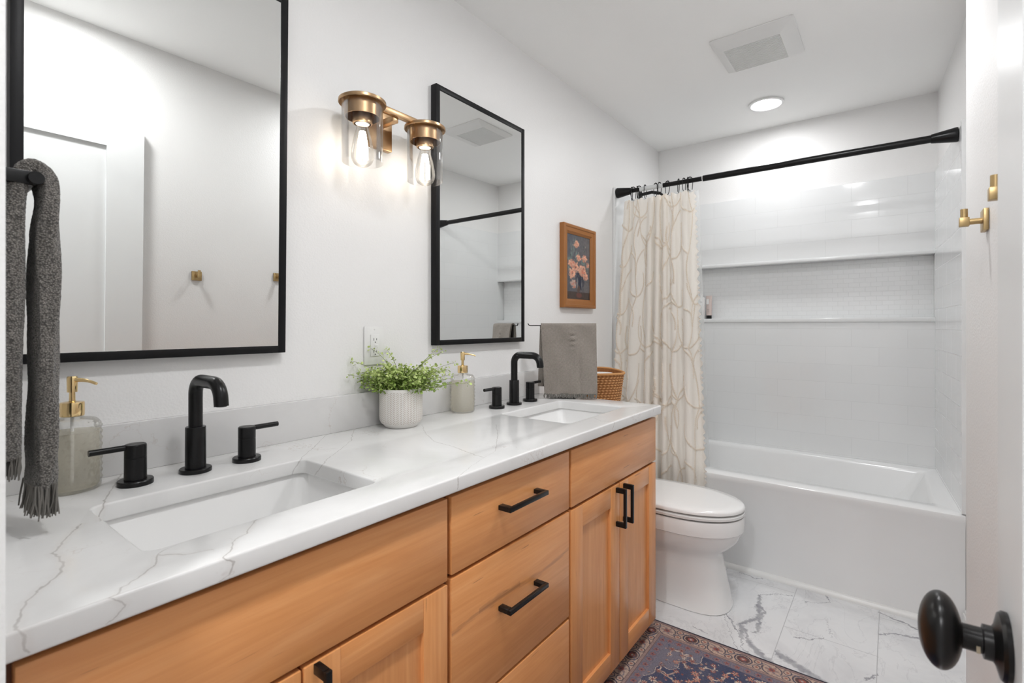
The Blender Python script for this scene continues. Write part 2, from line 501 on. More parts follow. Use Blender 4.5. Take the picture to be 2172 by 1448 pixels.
class MB:
    def __init__(self): self.bm = bmesh.new()
    def add(self, verts, faces):
        vs = [self.bm.verts.new(v) for v in verts]
        for f in faces:
            try: self.bm.faces.new([vs[i] for i in f])
            except ValueError: pass
        return vs
    def box(self, x0, x1, y0, y1, z0, z1, bev=0.0, seg=2, rot=None):
        t = bmesh.new()
        bmesh.ops.create_cube(t, size=1.0)
        c = Vector(((x0 + x1) / 2, (y0 + y1) / 2, (z0 + z1) / 2))
        for v in t.verts:
            v.co = Vector((v.co.x * abs(x1 - x0), v.co.y * abs(y1 - y0), v.co.z * abs(z1 - z0)))
        if bev > 0:
            bmesh.ops.bevel(t, geom=list(t.edges), offset=bev, segments=seg, profile=0.5, affect='EDGES')
        for v in t.verts:
            if rot is not None: v.co = rot @ v.co
            v.co += c
        me = bpy.data.meshes.new('t'); t.to_mesh(me); t.free()
        self.bm.from_mesh(me); bpy.data.meshes.remove(me)
        return self
    def loft(self, loops, cap0=False, cap1=False, closed=True):
        n = len(loops[0]); idx = []
        for L in loops: idx.append([self.bm.verts.new(p) for p in L])
        for a, b in zip(idx, idx[1:]):
            for i in range(n if closed else n - 1):
                j = (i + 1) % n
                try: self.bm.faces.new((a[i], a[j], b[j], b[i]))
                except ValueError: pass
        if cap0: self.bm.faces.new(list(reversed(idx[0])))
        if cap1: self.bm.faces.new(idx[-1])
        return self
    def lathe(self, prof, c=(0, 0, 0), n=32, axis='z', cap=True):
        loops = []
        for r, z in prof:
            r = max(r, 1e-5)
            L = []
            for i in range(n):
                a = 2 * PI * i / n
                p = (r * math.cos(a), r * math.sin(a), z)
                if axis == 'y': p = (p[0], z, -p[1])
                if axis == 'x': p = (z, p[0], p[1])
                L.append((c[0] + p[0], c[1] + p[1], c[2] + p[2]))
            loops.append(L)
        self.loft(loops, cap, cap)
        return self
    def tube(self, path, r, n=10, cap=True, closed=False):
        path = [Vector(p) for p in path]
        m = len(path)
        loops = []
        up = None
        for i, p in enumerate(path):
            if closed: t = path[(i + 1) % m] - path[i - 1]
            else: t = path[min(i + 1, m - 1)] - path[max(i - 1, 0)]
            t.normalize()
            if up is None:
                up = Vector((0, 0, 1)) if abs(t.z) < 0.9 else Vector((1, 0, 0))
            a = up - t * up.dot(t); a.normalize(); b = t.cross(a); up = a
            rr = r[i] if isinstance(r, (list, tuple)) else r
            loops.append([tuple(p + (a * math.cos(2 * PI * k / n) + b * math.sin(2 * PI * k / n)) * rr) for k in range(n)])
        if closed: loops.append(loops[0])
        self.loft(loops, cap and not closed, cap and not closed)
        if closed: bmesh.ops.remove_doubles(self.bm, verts=self.bm.verts[:], dist=1e-6)
        return self
    def ball(self, c, rx, ry, rz, nu=28, nv=16):
        pr = []
        loops = []
        for j in range(nv + 1):
            b = -PI / 2 + PI * j / nv
            cr = max(math.cos(b), 1e-4)
            loops.append([(c[0] + rx * cr * math.cos(2 * PI * i / nu), c[1] + ry * cr * math.sin(2 * PI * i / nu), c[2] + rz * math.sin(b)) for i in range(nu)])
        self.loft(loops, True, True)
        return self
    def build(self, name, mat, parent=None, loc=None, angle=32, **tags):
        bmesh.ops.recalc_face_normals(self.bm, faces=self.bm.faces[:])
        me = bpy.data.meshes.new(name)
        if parent is not None: loc = WL[parent.name]
        elif loc is None:
            xs = [v.co for v in self.bm.verts]
            loc = Vector(((min(v.x for v in xs) + max(v.x for v in xs)) / 2, (min(v.y for v in xs) + max(v.y for v in xs)) / 2, min(v.z for v in xs)))
        loc = Vector(loc)
        bmesh.ops.translate(self.bm, verts=self.bm.verts[:], vec=-loc)
        self.bm.to_mesh(me); self.bm.free()
        o = bpy.data.objects.new(name, me)
        finish(o, mat, parent, loc, angle)
        if parent is None: o.location = loc
        WL[o.name] = loc
        for k, v in tags.items(): o[k] = v
        return o

def np_mesh(name, V, F, mat, parent=None, col=None, uv=None, angle=60, loc=None):
    """mesh straight from numpy arrays; col per vertex, uv per vertex"""
    base = Vector(WL[parent.name]) if parent is not None else Vector(loc if loc is not None else (0, 0, 0))
    V = np.asarray(V, dtype=np.float64) - np.array(base)
    me = bpy.data.meshes.new(name)
    me.from_pydata(V.tolist(), [], F if isinstance(F, list) else F.tolist())
    if col is not None:
        a = me.color_attributes.new('Col', 'FLOAT_COLOR', 'POINT')
        cc = np.ones((len(V), 4), dtype=np.float32); cc[:, :3] = col
        a.data.foreach_set('color', cc.ravel())
    if uv is not None:
        l = me.uv_layers.new(name='UVMap')
        vi = np.zeros(len(me.loops), dtype=np.int32); me.loops.foreach_get('vertex_index', vi)
        l.data.foreach_set('uv', np.asarray(uv, dtype=np.float32)[vi].ravel())
    o = bpy.data.objects.new(name, me)
    finish(o, mat, parent, base, angle)
    if parent is None: o.location = base
    WL[o.name] = base
    return o

def grid_faces(nr, nc, closed_c=False):
    r = np.arange(nr - 1)[:, None]; c = np.arange(nc if closed_c else nc - 1)[None, :]
    a = r * nc + c; b = r * nc + (c + 1) % nc
    return np.stack([a, b, b + nc, a + nc], -1).reshape(-1, 4)

def thing(name, label, cat, loc, group=None):
    o = bpy.data.objects.new(name, None)
    o.empty_display_size = 0.05
    C.objects.link(o)
    o.location = loc
    WL[o.name] = Vector(loc)
    o['label'] = label; o['category'] = cat
    if group: o['group'] = group
    return o
def tag(o, label, cat, group=None):
    o['label'] = label; o['category'] = cat
    if group: o['group'] = group
    return o
def dup(root, loc, label):
    def cp(o, par):
        c = o.copy(); C.objects.link(c)
        if par is not None: c.parent = par
        for ch in o.children: cp(ch, c)
        return c
    r = cp(root, None)
    r.location = loc
    r['label'] = label
    WL[r.name] = Vector(loc)
    return r
def struct(mb, name, mat, parent=None, angle=32):
    o = mb.build(name, mat, parent, loc=(0, 0, 0) if parent is None else None, angle=angle)
    if parent is None: o['kind'] = 'structure'
    return o

def rrect(x0, x1, y0, y1, r, z, n=6):
    pts = []
    for cx, cy, a0 in ((x1 - r, y1 - r, 0), (x0 + r, y1 - r, PI / 2), (x0 + r, y0 + r, PI), (x1 - r, y0 + r, 1.5 * PI)):
        for i in range(n + 1):
            a = a0 + PI / 2 * i / n
            pts.append((cx + r * math.cos(a), cy + r * math.sin(a), z))
    return pts

# ---------------------------------------------------------------- room shell
H = 2.4074
XB = 3.39
def ry(x): return -(1.4865 + 0.055 * (XB - x))       # tub-side stretch of the long wall
XJ, YN = 1.775, -1.4525                                # where it steps back, and the near stretch
struct(MB().box(-1.7, 3.6, -2.9, 0.25, -0.08, 0.0), 'floor', M['marble'])
struct(MB().box(-1.7, 3.6, -2.9, 0.25, H, H + 0.08), 'ceiling', M['ceil'])
struct(MB().box(-0.035, 3.56, 0.0, 0.12, 0, H), 'wall_vanity', M['wall'])
NY0, NY1, NZ0, NZ1, NX = -0.06, -1.473, 1.24, 1.57, 3.455
oy0, oy1, oz0, oz1 = NY0 + 0.008, NY1 - 0.008, NZ0 - 0.010, NZ1 + 0.008
b = MB()
b.box(3.39, 3.47, oy0, 0.0, 0, H).box(3.39, 3.47, -1.70, oy1, 0, H)
b.box(3.39, 3.47, oy1, oy0, 0, oz0).box(3.39, 3.47, oy1, oy0, oz1, H)
b.box(3.47, 3.56, -1.70, 0.0, 0, H)
wf = struct(b, 'wall_far', M['wall'])
b = MB(); b.box(3.37, 3.39, oy0, -0.001, 0.44, 1.99); b.box(3.37, 3.39, -1.49, oy1, 0.44, 1.99)
b.box(3.37, 3.39, oy1, oy0, 0.44, oz0).box(3.37, 3.39, oy1, oy0, oz1, 1.99)
struct(b, 'tile_field', M['tile_far'], wf)
struct(MB().box(NX, 3.47, NY1, NY0, NZ0, NZ1), 'niche_mosaic', M['tile_niche'], wf)
b = MB(); t = 0.018
b.box(3.362, NX, NY1 - t, NY0 + t, NZ1, NZ1 + t, 0.003).box(3.362, NX, NY1 - t, NY0 + t, NZ0 - t - 0.006, NZ0, 0.003)
b.box(3.362, NX, NY1 - t, NY1, NZ0, NZ1, 0.003).box(3.362, NX, NY0, NY0 + t, NZ0, NZ1, 0.003)
struct(b, 'niche_trim', M['tiletrim'], wf)
b = MB()
P = [(-0.035, YN), (XJ, YN), (XJ, ry(XJ)), (XB + 0.08, ry(XB + 0.08)), (XB + 0.08, -1.75), (-0.035, -1.75)]
b.loft([[(x, y, z) for x, y in P] for z in (0, H)], True, True)
wr = struct(b, 'wall_right', M['wall'])
b = MB()
for x0, x1 in ((2.63, 3.37),):
    b.loft([[(x0, ry(x0) + 0.014, z), (x1, ry(x1) + 0.014, z), (x1, ry(x1) + 0.0005, z), (x0, ry(x0) + 0.0005, z)] for z in (0.44, 1.99)], True, True)
struct(b, 'tile_field_right', M['tile_side'], wr)
b = MB(); x0, x1 = 2.614, 2.631
b.loft([[(x0, ry(x0) + 0.016, z), (x1, ry(x1) + 0.016, z), (x1, ry(x1) + 0.0005, z), (x0, ry(x0) + 0.0005, z)] for z in (0.462, 2.0)], True, True)
struct(b, 'tile_edge_trim', M['tiletrim'], wr)
wv = bpy.data.objects['wall_vanity']
struct(MB().box(2.69, 3.37, -0.012, -0.0005, 0.44, 1.99), 'tile_field_vanity', M['tile_side'], wv)
struct(MB().box(2.672, 2.69, -0.014, -0.0005, 0.44, 2.0, 0.002), 'tile_edge_trim_vanity', M['tiletrim'], wv)
b = MB()
b.box(-0.035, 0.0817, -0.66, 0.0, 0, H).box(-0.035, 0.0817, -1.42, -0.66, 2.06, H).box(-0.035, 0.0817, YN, -1.42, 0, H)
struct(b, 'wall_entry', M['wall'])
b = MB()
b.box(-1.7, -1.6, -2.9, 0.25, 0, H).box(-1.6, -0.035, 0.12, 0.25, 0, H).box(-1.6, 0.3, -2.9, -2.8, 0, H).box(-0.035, 0.3, -2.8, -1.75, 0, H)
struct(b, 'wall_hall', M['wall'])
# baseboards and the quarter round along the tub
b = MB(); xa, xc = 1.777, 2.615
for (d0, d1, z0, z1) in ((0.0005, 0.013, 0.0, 0.078), (0.0005, 0.008, 0.078, 0.09)):
    b.loft([[(xa, ry(xa) + d1, z), (xc, ry(xc) + d1, z), (xc, ry(xc) + d0, z), (xa, ry(xa) + d0, z)] for z in (z0, z1)], True, True)
b.box(0.09, 1.785, YN, YN + 0.012, 0, 0.085, 0.003)
struct(b, 'baseboard_right', M['trim'])
b = MB()
prof = [(0, 0)] + [(0.019 * math.cos(a), 0.022 * math.sin(a)) for a in np.linspace(0, PI / 2, 8)]
ye = ry(2.61) + 0.014
b.loft([[(2.624 - px, y, pz) for px, pz in prof] for y in (-0.02, ye)], True, True)
struct(b, 'trim_1', M['trim'])
b = MB()
b.box(2.0, 2.6, -0.012, -0.0005, 0, 0.085, 0.003)
struct(b, 'baseboard_vanity', M['trim'])

# door leaf standing open along the long wall
DY0, DY1 = -1.425, -1.39
b = MB()
b.box(0.062, 0.765, DY0, DY1 - 0.010, 0.012, 2.03)
b.box(0.062, 0.190, DY1 - 0.010, DY1, 0.012, 2.03).box(0.634, 0.765, DY1 - 0.010, DY1, 0.012, 2.03)
for z0, z1 in ((0.012, 0.24), (1.905, 2.03)):
    b.box(0.190, 0.634, DY1 - 0.010, DY1, z0, z1)
dr = struct(b, 'door_1', M['door'])
b = MB()
KX, KZ = 0.70, 0.876
b.lathe([(0.001, 0.0), (0.033, 0.0), (0.0335, 0.004), (0.031, 0.007), (0.020, 0.010), (0.0165, 0.012), (0.0165, 0.019), (0.0125, 0.020)], (KX, DY1, KZ), 40, 'y')
rose = b.build('door_knob_rose', M['bronze'], dr)
b = MB()
b.lathe([(0.0125, 0.018), (0.0122, 0.034), (0.014, 0.040), (0.018, 0.044)], (KX, DY1, KZ), 32, 'y')
b.ball((KX, DY1 + 0.0525, KZ), 0.0375, 0.0185, 0.0385, 40, 22)
b.build('door_knob', M['bronze'], dr)
b = MB(); b.box(KX - 0.0135, KX - 0.012, DY1 + 0.022, DY1 + 0.025, KZ - 0.008, KZ - 0.001)
b.build('knob_set_pin', simple('pin_metal', (0.45, 0.38, 0.28), 0.4, 1.0), rose)
b = MB()
for z in (0.2, 1.02, 1.84):
    b.tube([(0.066, DY1 - 0.004, z - 0.045), (0.066, DY1 - 0.004, z + 0.045)], 0.006, 10)
b.build('hinge', M['bronze'], dr)

# ---------------------------------------------------------------- ceiling fixtures
def recessed(x, y, label, power, r=0.0875):
    t = thing('recessed_light', label, 'ceiling light', (x, y, H - 0.006), 'recessed ceiling lights')
    b = MB(); b.lathe([(r * 0.80, -0.001), (r * 0.86, -0.004), (r, -0.003), (r, 0.0055), (r * 0.80, 0.0055)], (x, y, H - 0.006), 48, cap=False)
    b.build('trim_ring', M['plastic'], t)
    b = MB(); b.lathe([(0.0001, -0.0012), (r * 0.81, -0.0012)], (x, y, H - 0.006), 48, cap=False)
    b.build('lens', m_emit('lamp_lens', (0.985, 0.99, 1.0), power), t)
    return t
recessed(3.005, -0.75, 'round white recessed light in the ceiling above the bathtub', LAMP_POWER * 3.5)
recessed(0.503, -1.10, 'round recessed light near the entry, seen only in the large mirror beside the towel bar', LAMP_POWER * 6)
recessed(1.75, -1.05, 'round recessed light over the middle of the vanity, above the top of the picture', LAMP_POWER * 6)
recessed(-0.85, -1.10, 'round fill light added in the hall ceiling beyond the doorway, out of view', HALL_FILL_POWER * 6)  # unseen fill lamp, added to brighten the counter and cabinet fronts

t = thing('exhaust_fan', 'square white exhaust fan cover with a louvred centre on the ceiling', 'vent', (2.367, -0.833, H - 0.02))
X0, X1, Y0, Y1 = 2.203, 2.532, -0.992, -0.675
gx0, gx1, gy0, gy1 = 2.283, 2.508, -0.932, -0.712
b = MB()
lo = [rrect(X0, X1, Y0, Y1, 0.008, H - 0.0005), rrect(X0, X1, Y0, Y1, 0.008, H - 0.005), rrect(X0 + 0.012, X1 - 0.012, Y0 + 0.012, Y1 - 0.012, 0.006, H - 0.012),
      rrect(gx0, gx1, gy0, gy1, 0.003, H - 0.018), rrect(gx0, gx1, gy0, gy1, 0.003, H - 0.006)]
b.loft(lo)
b.build('cover', M['plastic'], t)
b = MB(); b.box(gx0, gx1, gy0, gy1, H - 0.006, H - 0.004); b.build('backing', M['ventdark'], t)
N = 24
for i in range(N):
    x = gx0 + (gx1 - gx0) * (i + 0.5) / N
    b = MB(); b.box(x - 0.0028, x + 0.0028, gy0, gy1, H - 0.017, H - 0.0075); b.build('slat', M['plastic'], t)

# ---------------------------------------------------------------- wall mirrors
def wall_mirror(x0, x1, z0, z1, label, lean):
    t = thing('wall_mirror', label, 'mirror', ((x0 + x1) / 2, 0.0, z0), 'black framed wall mirrors')
    fw, y0, y1 = 0.0185, -0.028, -0.001
    b = MB()
    b.box(x0, x0 + fw, y0, y1, z0, z1, 0.0012).box(x1 - fw, x1, y0, y1, z0, z1, 0.0012)
    b.box(x0 + fw, x1 - fw, y0, y1, z0, z0 + fw, 0.0012).box(x0 + fw, x1 - fw, y0, y1, z1 - fw, z1, 0.0012)
    b.build('frame', M['blackframe'], t)
    b = MB(); b.box(x0 + fw - 0.002, x1 - fw + 0.002, -0.0255, -0.004, z0 + fw - 0.002, z1 - fw + 0.002)
    b.build('glass', M['mirror'], t, angle=None)
    t.rotation_euler = (lean, 0, 0)
    return t
wall_mirror(0.167, 0.684, 1.128, 2.052, 'large black framed mirror beside the knit towel, above the near sink', math.radians(0.95))
wall_mirror(1.2295, 1.757, 1.128, 2.047, 'black framed mirror above the far sink, next to the brass light', 0.0)

# ---------------------------------------------------------------- brass vanity light
t = thing('vanity_light', 'two-bulb aged brass vanity light with clear glass cylinder shades', 'wall light', (0.997, 0.0, 1.82))
b = MB(); b.box(0.953, 1.041, -0.022, -0.0005, 1.752, 1.892, 0.003); b.build('backplate', M['brass'], t)
SY = -0.092
b = MB(); b.box(0.986, 1.008, SY, -0.02, 1.818, 1.836, 0.002); b.build('arm', M['brass'], t)
b = MB(); b.box(0.905, 1.089, SY - 0.009, SY + 0.009, 1.834, 1.852, 0.002); b.build('crossbar', M['brass'], t)
for sx in (0.877, 1.117):
    c = (sx, SY, 0)
    b = MB()
    b.lathe([(0.006, 1.846), (0.059, 1.8425), (0.066, 1.838), (0.0665, 1.831), (0.0645, 1.829), (0.058, 1.836), (0.050, 1.838), (0.0495, 1.792), (0.0475, 1.792), (0.0475, 1.836), (0.006, 1.838)], c, 48)
    b.lathe([(0.0125, 1.842), (0.0125, 1.853), (0.009, 1.858), (0.005, 1.8605), (0.001, 1.861)], c, 24)
    hd = b.build('shade_cap', M['brass'], t)
    b = MB(); b.lathe([(0.027, 1.837), (0.0275, 1.775), (0.0235, 1.773), (0.0235, 1.80), (0.001, 1.80)], c, 32); b.build('socket', M['brass'], hd)
    b = MB(); b.lathe([(0.0558, 1.833), (0.0558, 1.664), (0.0566, 1.6635), (0.0572, 1.665), (0.0572, 1.833)], c, 56, cap=False); b.build('glass_shade', M['glass'], t)
    b = MB()
    b.lathe([(0.0145, 1.792), (0.015, 1.77), (0.018, 1.757), (0.0245, 1.735), (0.0305, 1.703), (0.0325, 1.687), (0.0308, 1.673), (0.025, 1.661), (0.014, 1.653), (0.002, 1.6505)], c, 32)
    bu = b.build('bulb', M['bulbglass'], t)
    b = MB(); b.lathe([(0.0135, 1.795), (0.0195, 1.79), (0.0195, 1.7735), (0.0145, 1.7725)], c, 28); b.build('bulb_collar', M['plastic'], bu)
    b = MB(); b.lathe([(0.004, 1.79), (0.0035, 1.758), (0.006, 1.752), (0.001, 1.750)], c, 12); b.build('filament_stem', M['bulbglass'], bu)
    b = MB()
    for k in range(6):
        a = 2 * PI * k / 6 + 0.3
        b.tube([(sx + 0.006 * math.cos(a), SY + 0.006 * math.sin(a), 1.752), (sx + 0.0125 * math.cos(a), SY + 0.0125 * math.sin(a), 1.708), (sx + 0.013 * math.cos(a), SY + 0.013 * math.sin(a), 1.672)], 0.0034, 8)
    b.build('filament', m_emit('filament_glow', (1.0, 0.88, 0.74), BULB_POWER), bu)

# ---------------------------------------------------------------- outlet, picture
t = thing('wall_outlet', 'white electrical outlet on the wall behind the potted plant', 'outlet', (0.985, 0.0, 1.07))
b = MB(); b.box(0.947, 1.023, -0.0055, -0.0003, 1.075, 1.1965, 0.003); b.build('cover_plate', M['plastic'], t)
b = MB(); b.box(0.9685, 1.0015, -0.0085, -0.005, 1.102, 1.170, 0.001); fc = b.build('receptacle', M['plastic'], t)
for z in (1.155, 1.117):
    b = MB()
    b.box(0.979, 0.9805, -0.009, -0.008, z - 0.004, z + 0.004).box(0.9895, 0.991, -0.009, -0.008, z - 0.003, z + 0.003).lathe([(0.0001, -0.009), (0.0019, -0.009), (0.0019, -0.008)], (0.985, 0, z - 0.009), 10, 'y')
    b.build('plug_slots', M['slot'], fc)
b = MB(); b.box(0.983, 0.995, -0.0098, -0.008, 1.1335, 1.1385, 0.0005); b.box(0.983, 0.995, -0.0098, -0.008, 1.1275, 1.1325, 0.0005); b.build('test_buttons', M['plastic'], fc)
b = MB(); b.lathe([(0.0001, -0.0062), (0.0025, -0.006), (0.0028, -0.005)], (0.985, 0, 1.186), 12, 'y'); b.build('screw', M['trim'], t)

def painting():
    t = thing('framed_painting', 'small flower still life painting in a thin wooden frame', 'picture', (2.25, 0.0, 1.285))
    x0, x1, z0, z1, fw = 2.088, 2.414, 1.286, 1.702, 0.045
    wood = simple('picture_frame_wood', srgb(158, 101, 46), 0.35)
    b = MB()
    O_ = [(x0, z0), (x1, z0), (x1, z1), (x0, z1)]
    def ring(d, y):
        return [(x0 + d, y, z0 + d), (x1 - d, y, z0 + d), (x1 - d, y, z1 - d), (x0 + d, y, z1 - d)]
    b.loft([ring(0, -0.001), ring(0, -0.026), ring(0.005, -0.030), ring(0.014, -0.030), ring(0.018, -0.026), ring(0.034, -0.024), ring(0.038, -0.020), ring(fw, -0.016), ring(fw, -0.010)])
    b.build('frame', wood, t, angle=20)
    nx, nz = 150, 210
    gx = np.linspace(x0 + fw - 0.002, x1 - fw + 0.002, nx); gz = np.linspace(z0 + fw - 0.002, z1 - fw + 0.002, nz)
    GX, GZ = np.meshgrid(gx, gz)
    u = (GX - gx[0]) / (gx[-1] - gx[0]); v = (GZ - gz[0]) / (gz[-1] - gz[0])
    def S_(r, g, b_): return np.array(srgb(r, g, b_))
    nzv = RNG.rand(nz // 6 + 2, nx // 6 + 2)
    yi = np.linspace(0, nz // 6, nz); xi = np.linspace(0, nx // 6, nx)
    y0i = yi.astype(int); x0i = xi.astype(int); fy = (yi - y0i)[:, None]; fx = (xi - x0i)[None, :]
    NZ = (nzv[y0i][:, x0i] * (1 - fy) * (1 - fx) + nzv[y0i + 1][:, x0i] * fy * (1 - fx) + nzv[y0i][:, x0i + 1] * (1 - fy) * fx + nzv[y0i + 1][:, x0i + 1] * fy * fx)
    col = S_(78, 82, 92)[None, None] * (1 - u[..., None] * 0.5) + S_(122, 112, 104)[None, None] * (u[..., None] * 0.5)
    col = col * (0.8 + 0.4 * NZ[..., None])
    tb = v < 0.12
    col[tb] = S_(66, 54, 50) * (0.8 + 0.4 * NZ[tb][:, None])
    def blob(cu, cv, ru, rv, c, soft=0.25, jit=0.3):
        nonlocal col
        d = np.sqrt(((u - cu) / ru) ** 2 + ((v - cv) / rv) ** 2) + (NZ - 0.5) * jit
        a = np.clip((1 - d) / soft, 0, 1)[..., None]
        col = col * (1 - a) + np.array(c) * a
    # leaves, vase
    for cu, cv, ru, rv in ((0.2, 0.68, 0.06, 0.16), (0.3, 0.8, 0.04, 0.14), (0.12, 0.62, 0.1, 0.05), (0.42, 0.66, 0.05, 0.12), (0.7, 0.58, 0.12, 0.05), (0.86, 0.5, 0.06, 0.1), (0.1, 0.5, 0.05, 0.1), (0.36, 0.88, 0.03, 0.09)):
        blob(cu, cv, ru, rv, S_(112, 128, 122), 0.5)
    blob(0.55, 0.30, 0.2, 0.2, S_(40, 46, 66)); blob(0.50, 0.17, 0.09, 0.07, S_(92, 70, 62)); blob(0.47, 0.26, 0.05, 0.1, S_(140, 138, 134), 0.6); blob(0.63, 0.24, 0.04, 0.08, S_(128, 128, 128), 0.6)
    blob(0.52, 0.07, 0.14, 0.045, S_(104, 62, 56))
    roses = [(0.2, 0.545, 0.15, 0.075), (0.36, 0.50, 0.17, 0.10), (0.22, 0.40, 0.17, 0.095), (0.66, 0.45, 0.18, 0.10), (0.80, 0.37, 0.13, 0.06), (0.76, 0.655, 0.14, 0.065), (0.5, 0.65, 0.11, 0.06), (0.42, 0.855, 0.13, 0.065), (0.28, 0.24, 0.14, 0.075), (0.9, 0.56, 0.07, 0.05)]
    rp = random.Random(12)
    for _ in range(260):                                    # brushed ground
        cu, cv = rp.random(), rp.uniform(.13, 1)
        g = rp.uniform(.8, 1.22)
        blob(cu, cv, rp.uniform(.03, .09), rp.uniform(.015, .05), S_(76, 80, 90) * g * (1 - .3 * cu) + S_(122, 112, 102) * g * .35 * cu, .9, .8)
    for cu, cv, ru, rv in ((0.2, 0.68, 0.05, 0.14), (0.3, 0.8, 0.03, 0.12), (0.12, 0.62, 0.1, 0.04), (0.42, 0.66, 0.04, 0.1), (0.7, 0.58, 0.12, 0.04), (0.1, 0.5, 0.05, 0.08), (0.36, 0.9, 0.02, 0.08)):
        for _ in range(7):
            blob(cu + rp.gauss(0, ru * .6), cv + rp.gauss(0, rv * .6), ru * .4, rv * .35, S_(104, 122, 118) * rp.uniform(.55, 1.35), .7, .6)
    blob(0.56, 0.30, 0.19, 0.18, S_(38, 44, 64), .4, .5); blob(0.50, 0.17, 0.08, 0.06, S_(88, 68, 62)); blob(0.45, 0.26, 0.05, 0.1, S_(132, 130, 130), 0.8, .6); blob(0.64, 0.24, 0.03, 0.08, S_(120, 122, 124), 0.8, .6)
    for i, (cu, cv, ru, rv) in enumerate(roses):
        base = S_(214, 162, 138) if i != 8 else S_(176, 152, 142)
        blob(cu, cv, ru * .92, rv * .92, base * .92, .5, .7)
        for k in range(34):
            a = rp.uniform(0, 2 * PI); q = math.sqrt(rp.random()) * .85
            lit = 1.08 - .28 * math.sin(a - 2.4) * q
            tone = base * lit * rp.uniform(.85, 1.12) * np.array([1, 1 - .06 * rp.random(), 1 - .12 * rp.random()])
            if q < .3 or rp.random() < .15: tone = S_(196, 118, 96) * rp.uniform(.85, 1.2)
            blob(cu + ru * q * math.cos(a), cv + rv * q * math.sin(a), ru * rp.uniform(.14, .32), rv * rp.uniform(.12, .28), tone, .7, .6)
    for _ in range(60):
        cu, cv = rp.uniform(.05, .95), rp.uniform(.3, .9)
        blob(cu, cv, .018, .02, [S_(60, 72, 70), S_(150, 150, 140), S_(96, 108, 100)][_ % 3], .8, .6)
    V = np.stack([GX, np.full_like(GX, -0.0135), GZ], -1).reshape(-1, 3)
    np_mesh('canvas', V, grid_faces(nz, nx), M['painting'], t, col=np.clip(col, 0, 1).reshape(-1, 3))
painting()

# ---------------------------------------------------------------- vanity cabinets
CT0, CZ0 = 0.857, 0.062
YF = -0.568
def bar_pull(parent, a, b_, vertical):
    """square black bar pull; a = centre of span (x, z), b_ = span"""
    x, z = a
    m = MB()
    if vertical:
        m.box(x - 0.0055, x + 0.0055, YF - 0.036, YF - 0.027, z - b_ / 2, z + b_ / 2, 0.001)
        for s in (-1, 1):
            zz = z + s * (b_ / 2 - 0.008); m.box(x - 0.0055, x + 0.0055, YF - 0.030, YF + 0.0002, zz - 0.008, zz + 0.008, 0.001)
    else:
        m.box(x - b_ / 2, x + b_ / 2, YF - 0.036, YF - 0.027, z - 0.0055, z + 0.0055, 0.001)
        for s in (-1, 1):
            xx = x + s * (b_ / 2 - 0.008); m.box(xx - 0.008, xx + 0.008, YF - 0.030, YF + 0.0002, z - 0.0055, z + 0.0055, 0.001)
    return m.build('bar_pull', M['black'], parent)
def slab(parent, name, x0, x1, z0, z1, mat='woodx'):
    m = MB(); m.box(x0, x1, YF, YF + 0.019, z0, z1, 0.0025)
    return m.build(name, M[mat], parent)
def shaker(parent, x0, x1, z0, z1, hx, hz):
    sw = 0.066
    m = MB(); m.box(x0 + sw - 0.004, x1 - sw + 0.004, YF + 0.010, YF + 0.016, z0 + sw - 0.004, z1 - sw + 0.004)
    d = m.build('cabinet_door', M['woodz'], parent)
    for a, c in ((x0, x0 + sw), (x1 - sw, x1)):
        m = MB(); m.box(a, c, YF, YF + 0.019, z0, z1, 0.002); m.build('stile', M['woodz'], d)
    for a, c in ((z0, z0 + sw), (z1 - sw, z1)):
        m = MB(); m.box(x0 + sw - 0.0005, x1 - sw + 0.0005, YF + 0.0006, YF + 0.0185, a, c, 0.0015); m.build('rail', M['woodx'], d)
    bar_pull(d, (hx, hz), 0.128, True)
    return d
def cab_body(t, x0, x1):
    m = MB(); yb = -0.022; yf = YF + 0.021
    m.box(x0, x0 + 0.016, yf, yb, CZ0, CT0 - 0.0005).box(x1 - 0.016, x1, yf, yb, CZ0, CT0 - 0.0005)
    m.box(x0 + 0.016, x1 - 0.016, yf, yb, CZ0, CZ0 + 0.016).box(x0 + 0.016, x1 - 0.016, yb - 0.008, yb, CZ0 + 0.016, CT0 - 0.0005)
    m.build('body', M['woodz'], t)
    m = MB(); m.box(x0, x1, yf - 0.0015, yf - 0.0002, CZ0 + 0.001, CT0 - 0.001); m.build('gap_shade_sheet', M['gapshade'], t)  # thin dark sheet behind the fronts, shade of the gaps put into its colour
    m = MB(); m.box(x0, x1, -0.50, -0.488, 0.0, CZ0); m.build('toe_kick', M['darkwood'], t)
G = 'maple vanity cabinets'
t = thing('vanity_cabinet', 'orange maple vanity cabinet under the near sink, with a wide plain false front', 'cabinet', (0.41, -0.28, 0), G)
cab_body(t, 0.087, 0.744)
slab(t, 'false_front', 0.100, 0.739, 0.672, 0.842)
shaker(t, 0.100, 0.4185, CZ0, 0.664, 0.383, 0.597)
shaker(t, 0.4225, 0.739, CZ0, 0.664, 0.444, 0.599)
t = thing('drawer_cabinet', 'orange maple cabinet of three drawers between the two sink cabinets', 'cabinet', (0.988, -0.28, 0), G)
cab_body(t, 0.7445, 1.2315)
for z0, z1 in ((0.678, 0.842), (0.373, 0.670), (CZ0, 0.365)):
    d = slab(t, 'drawer', 0.750, 1.226, z0, z1, 'woodstreak' if z0 == 0.373 else 'woodx')
    bar_pull(d, (0.985, {0.678: 0.775, 0.373: 0.540, CZ0: 0.23}[z0]), 0.160, False)
t = thing('vanity_cabinet', 'orange maple vanity cabinet beside the toilet, with two tall shaker doors', 'cabinet', (1.558, -0.28, 0), G)
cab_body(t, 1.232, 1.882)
slab(t, 'false_front', 1.238, 1.878, 0.677, 0.842)
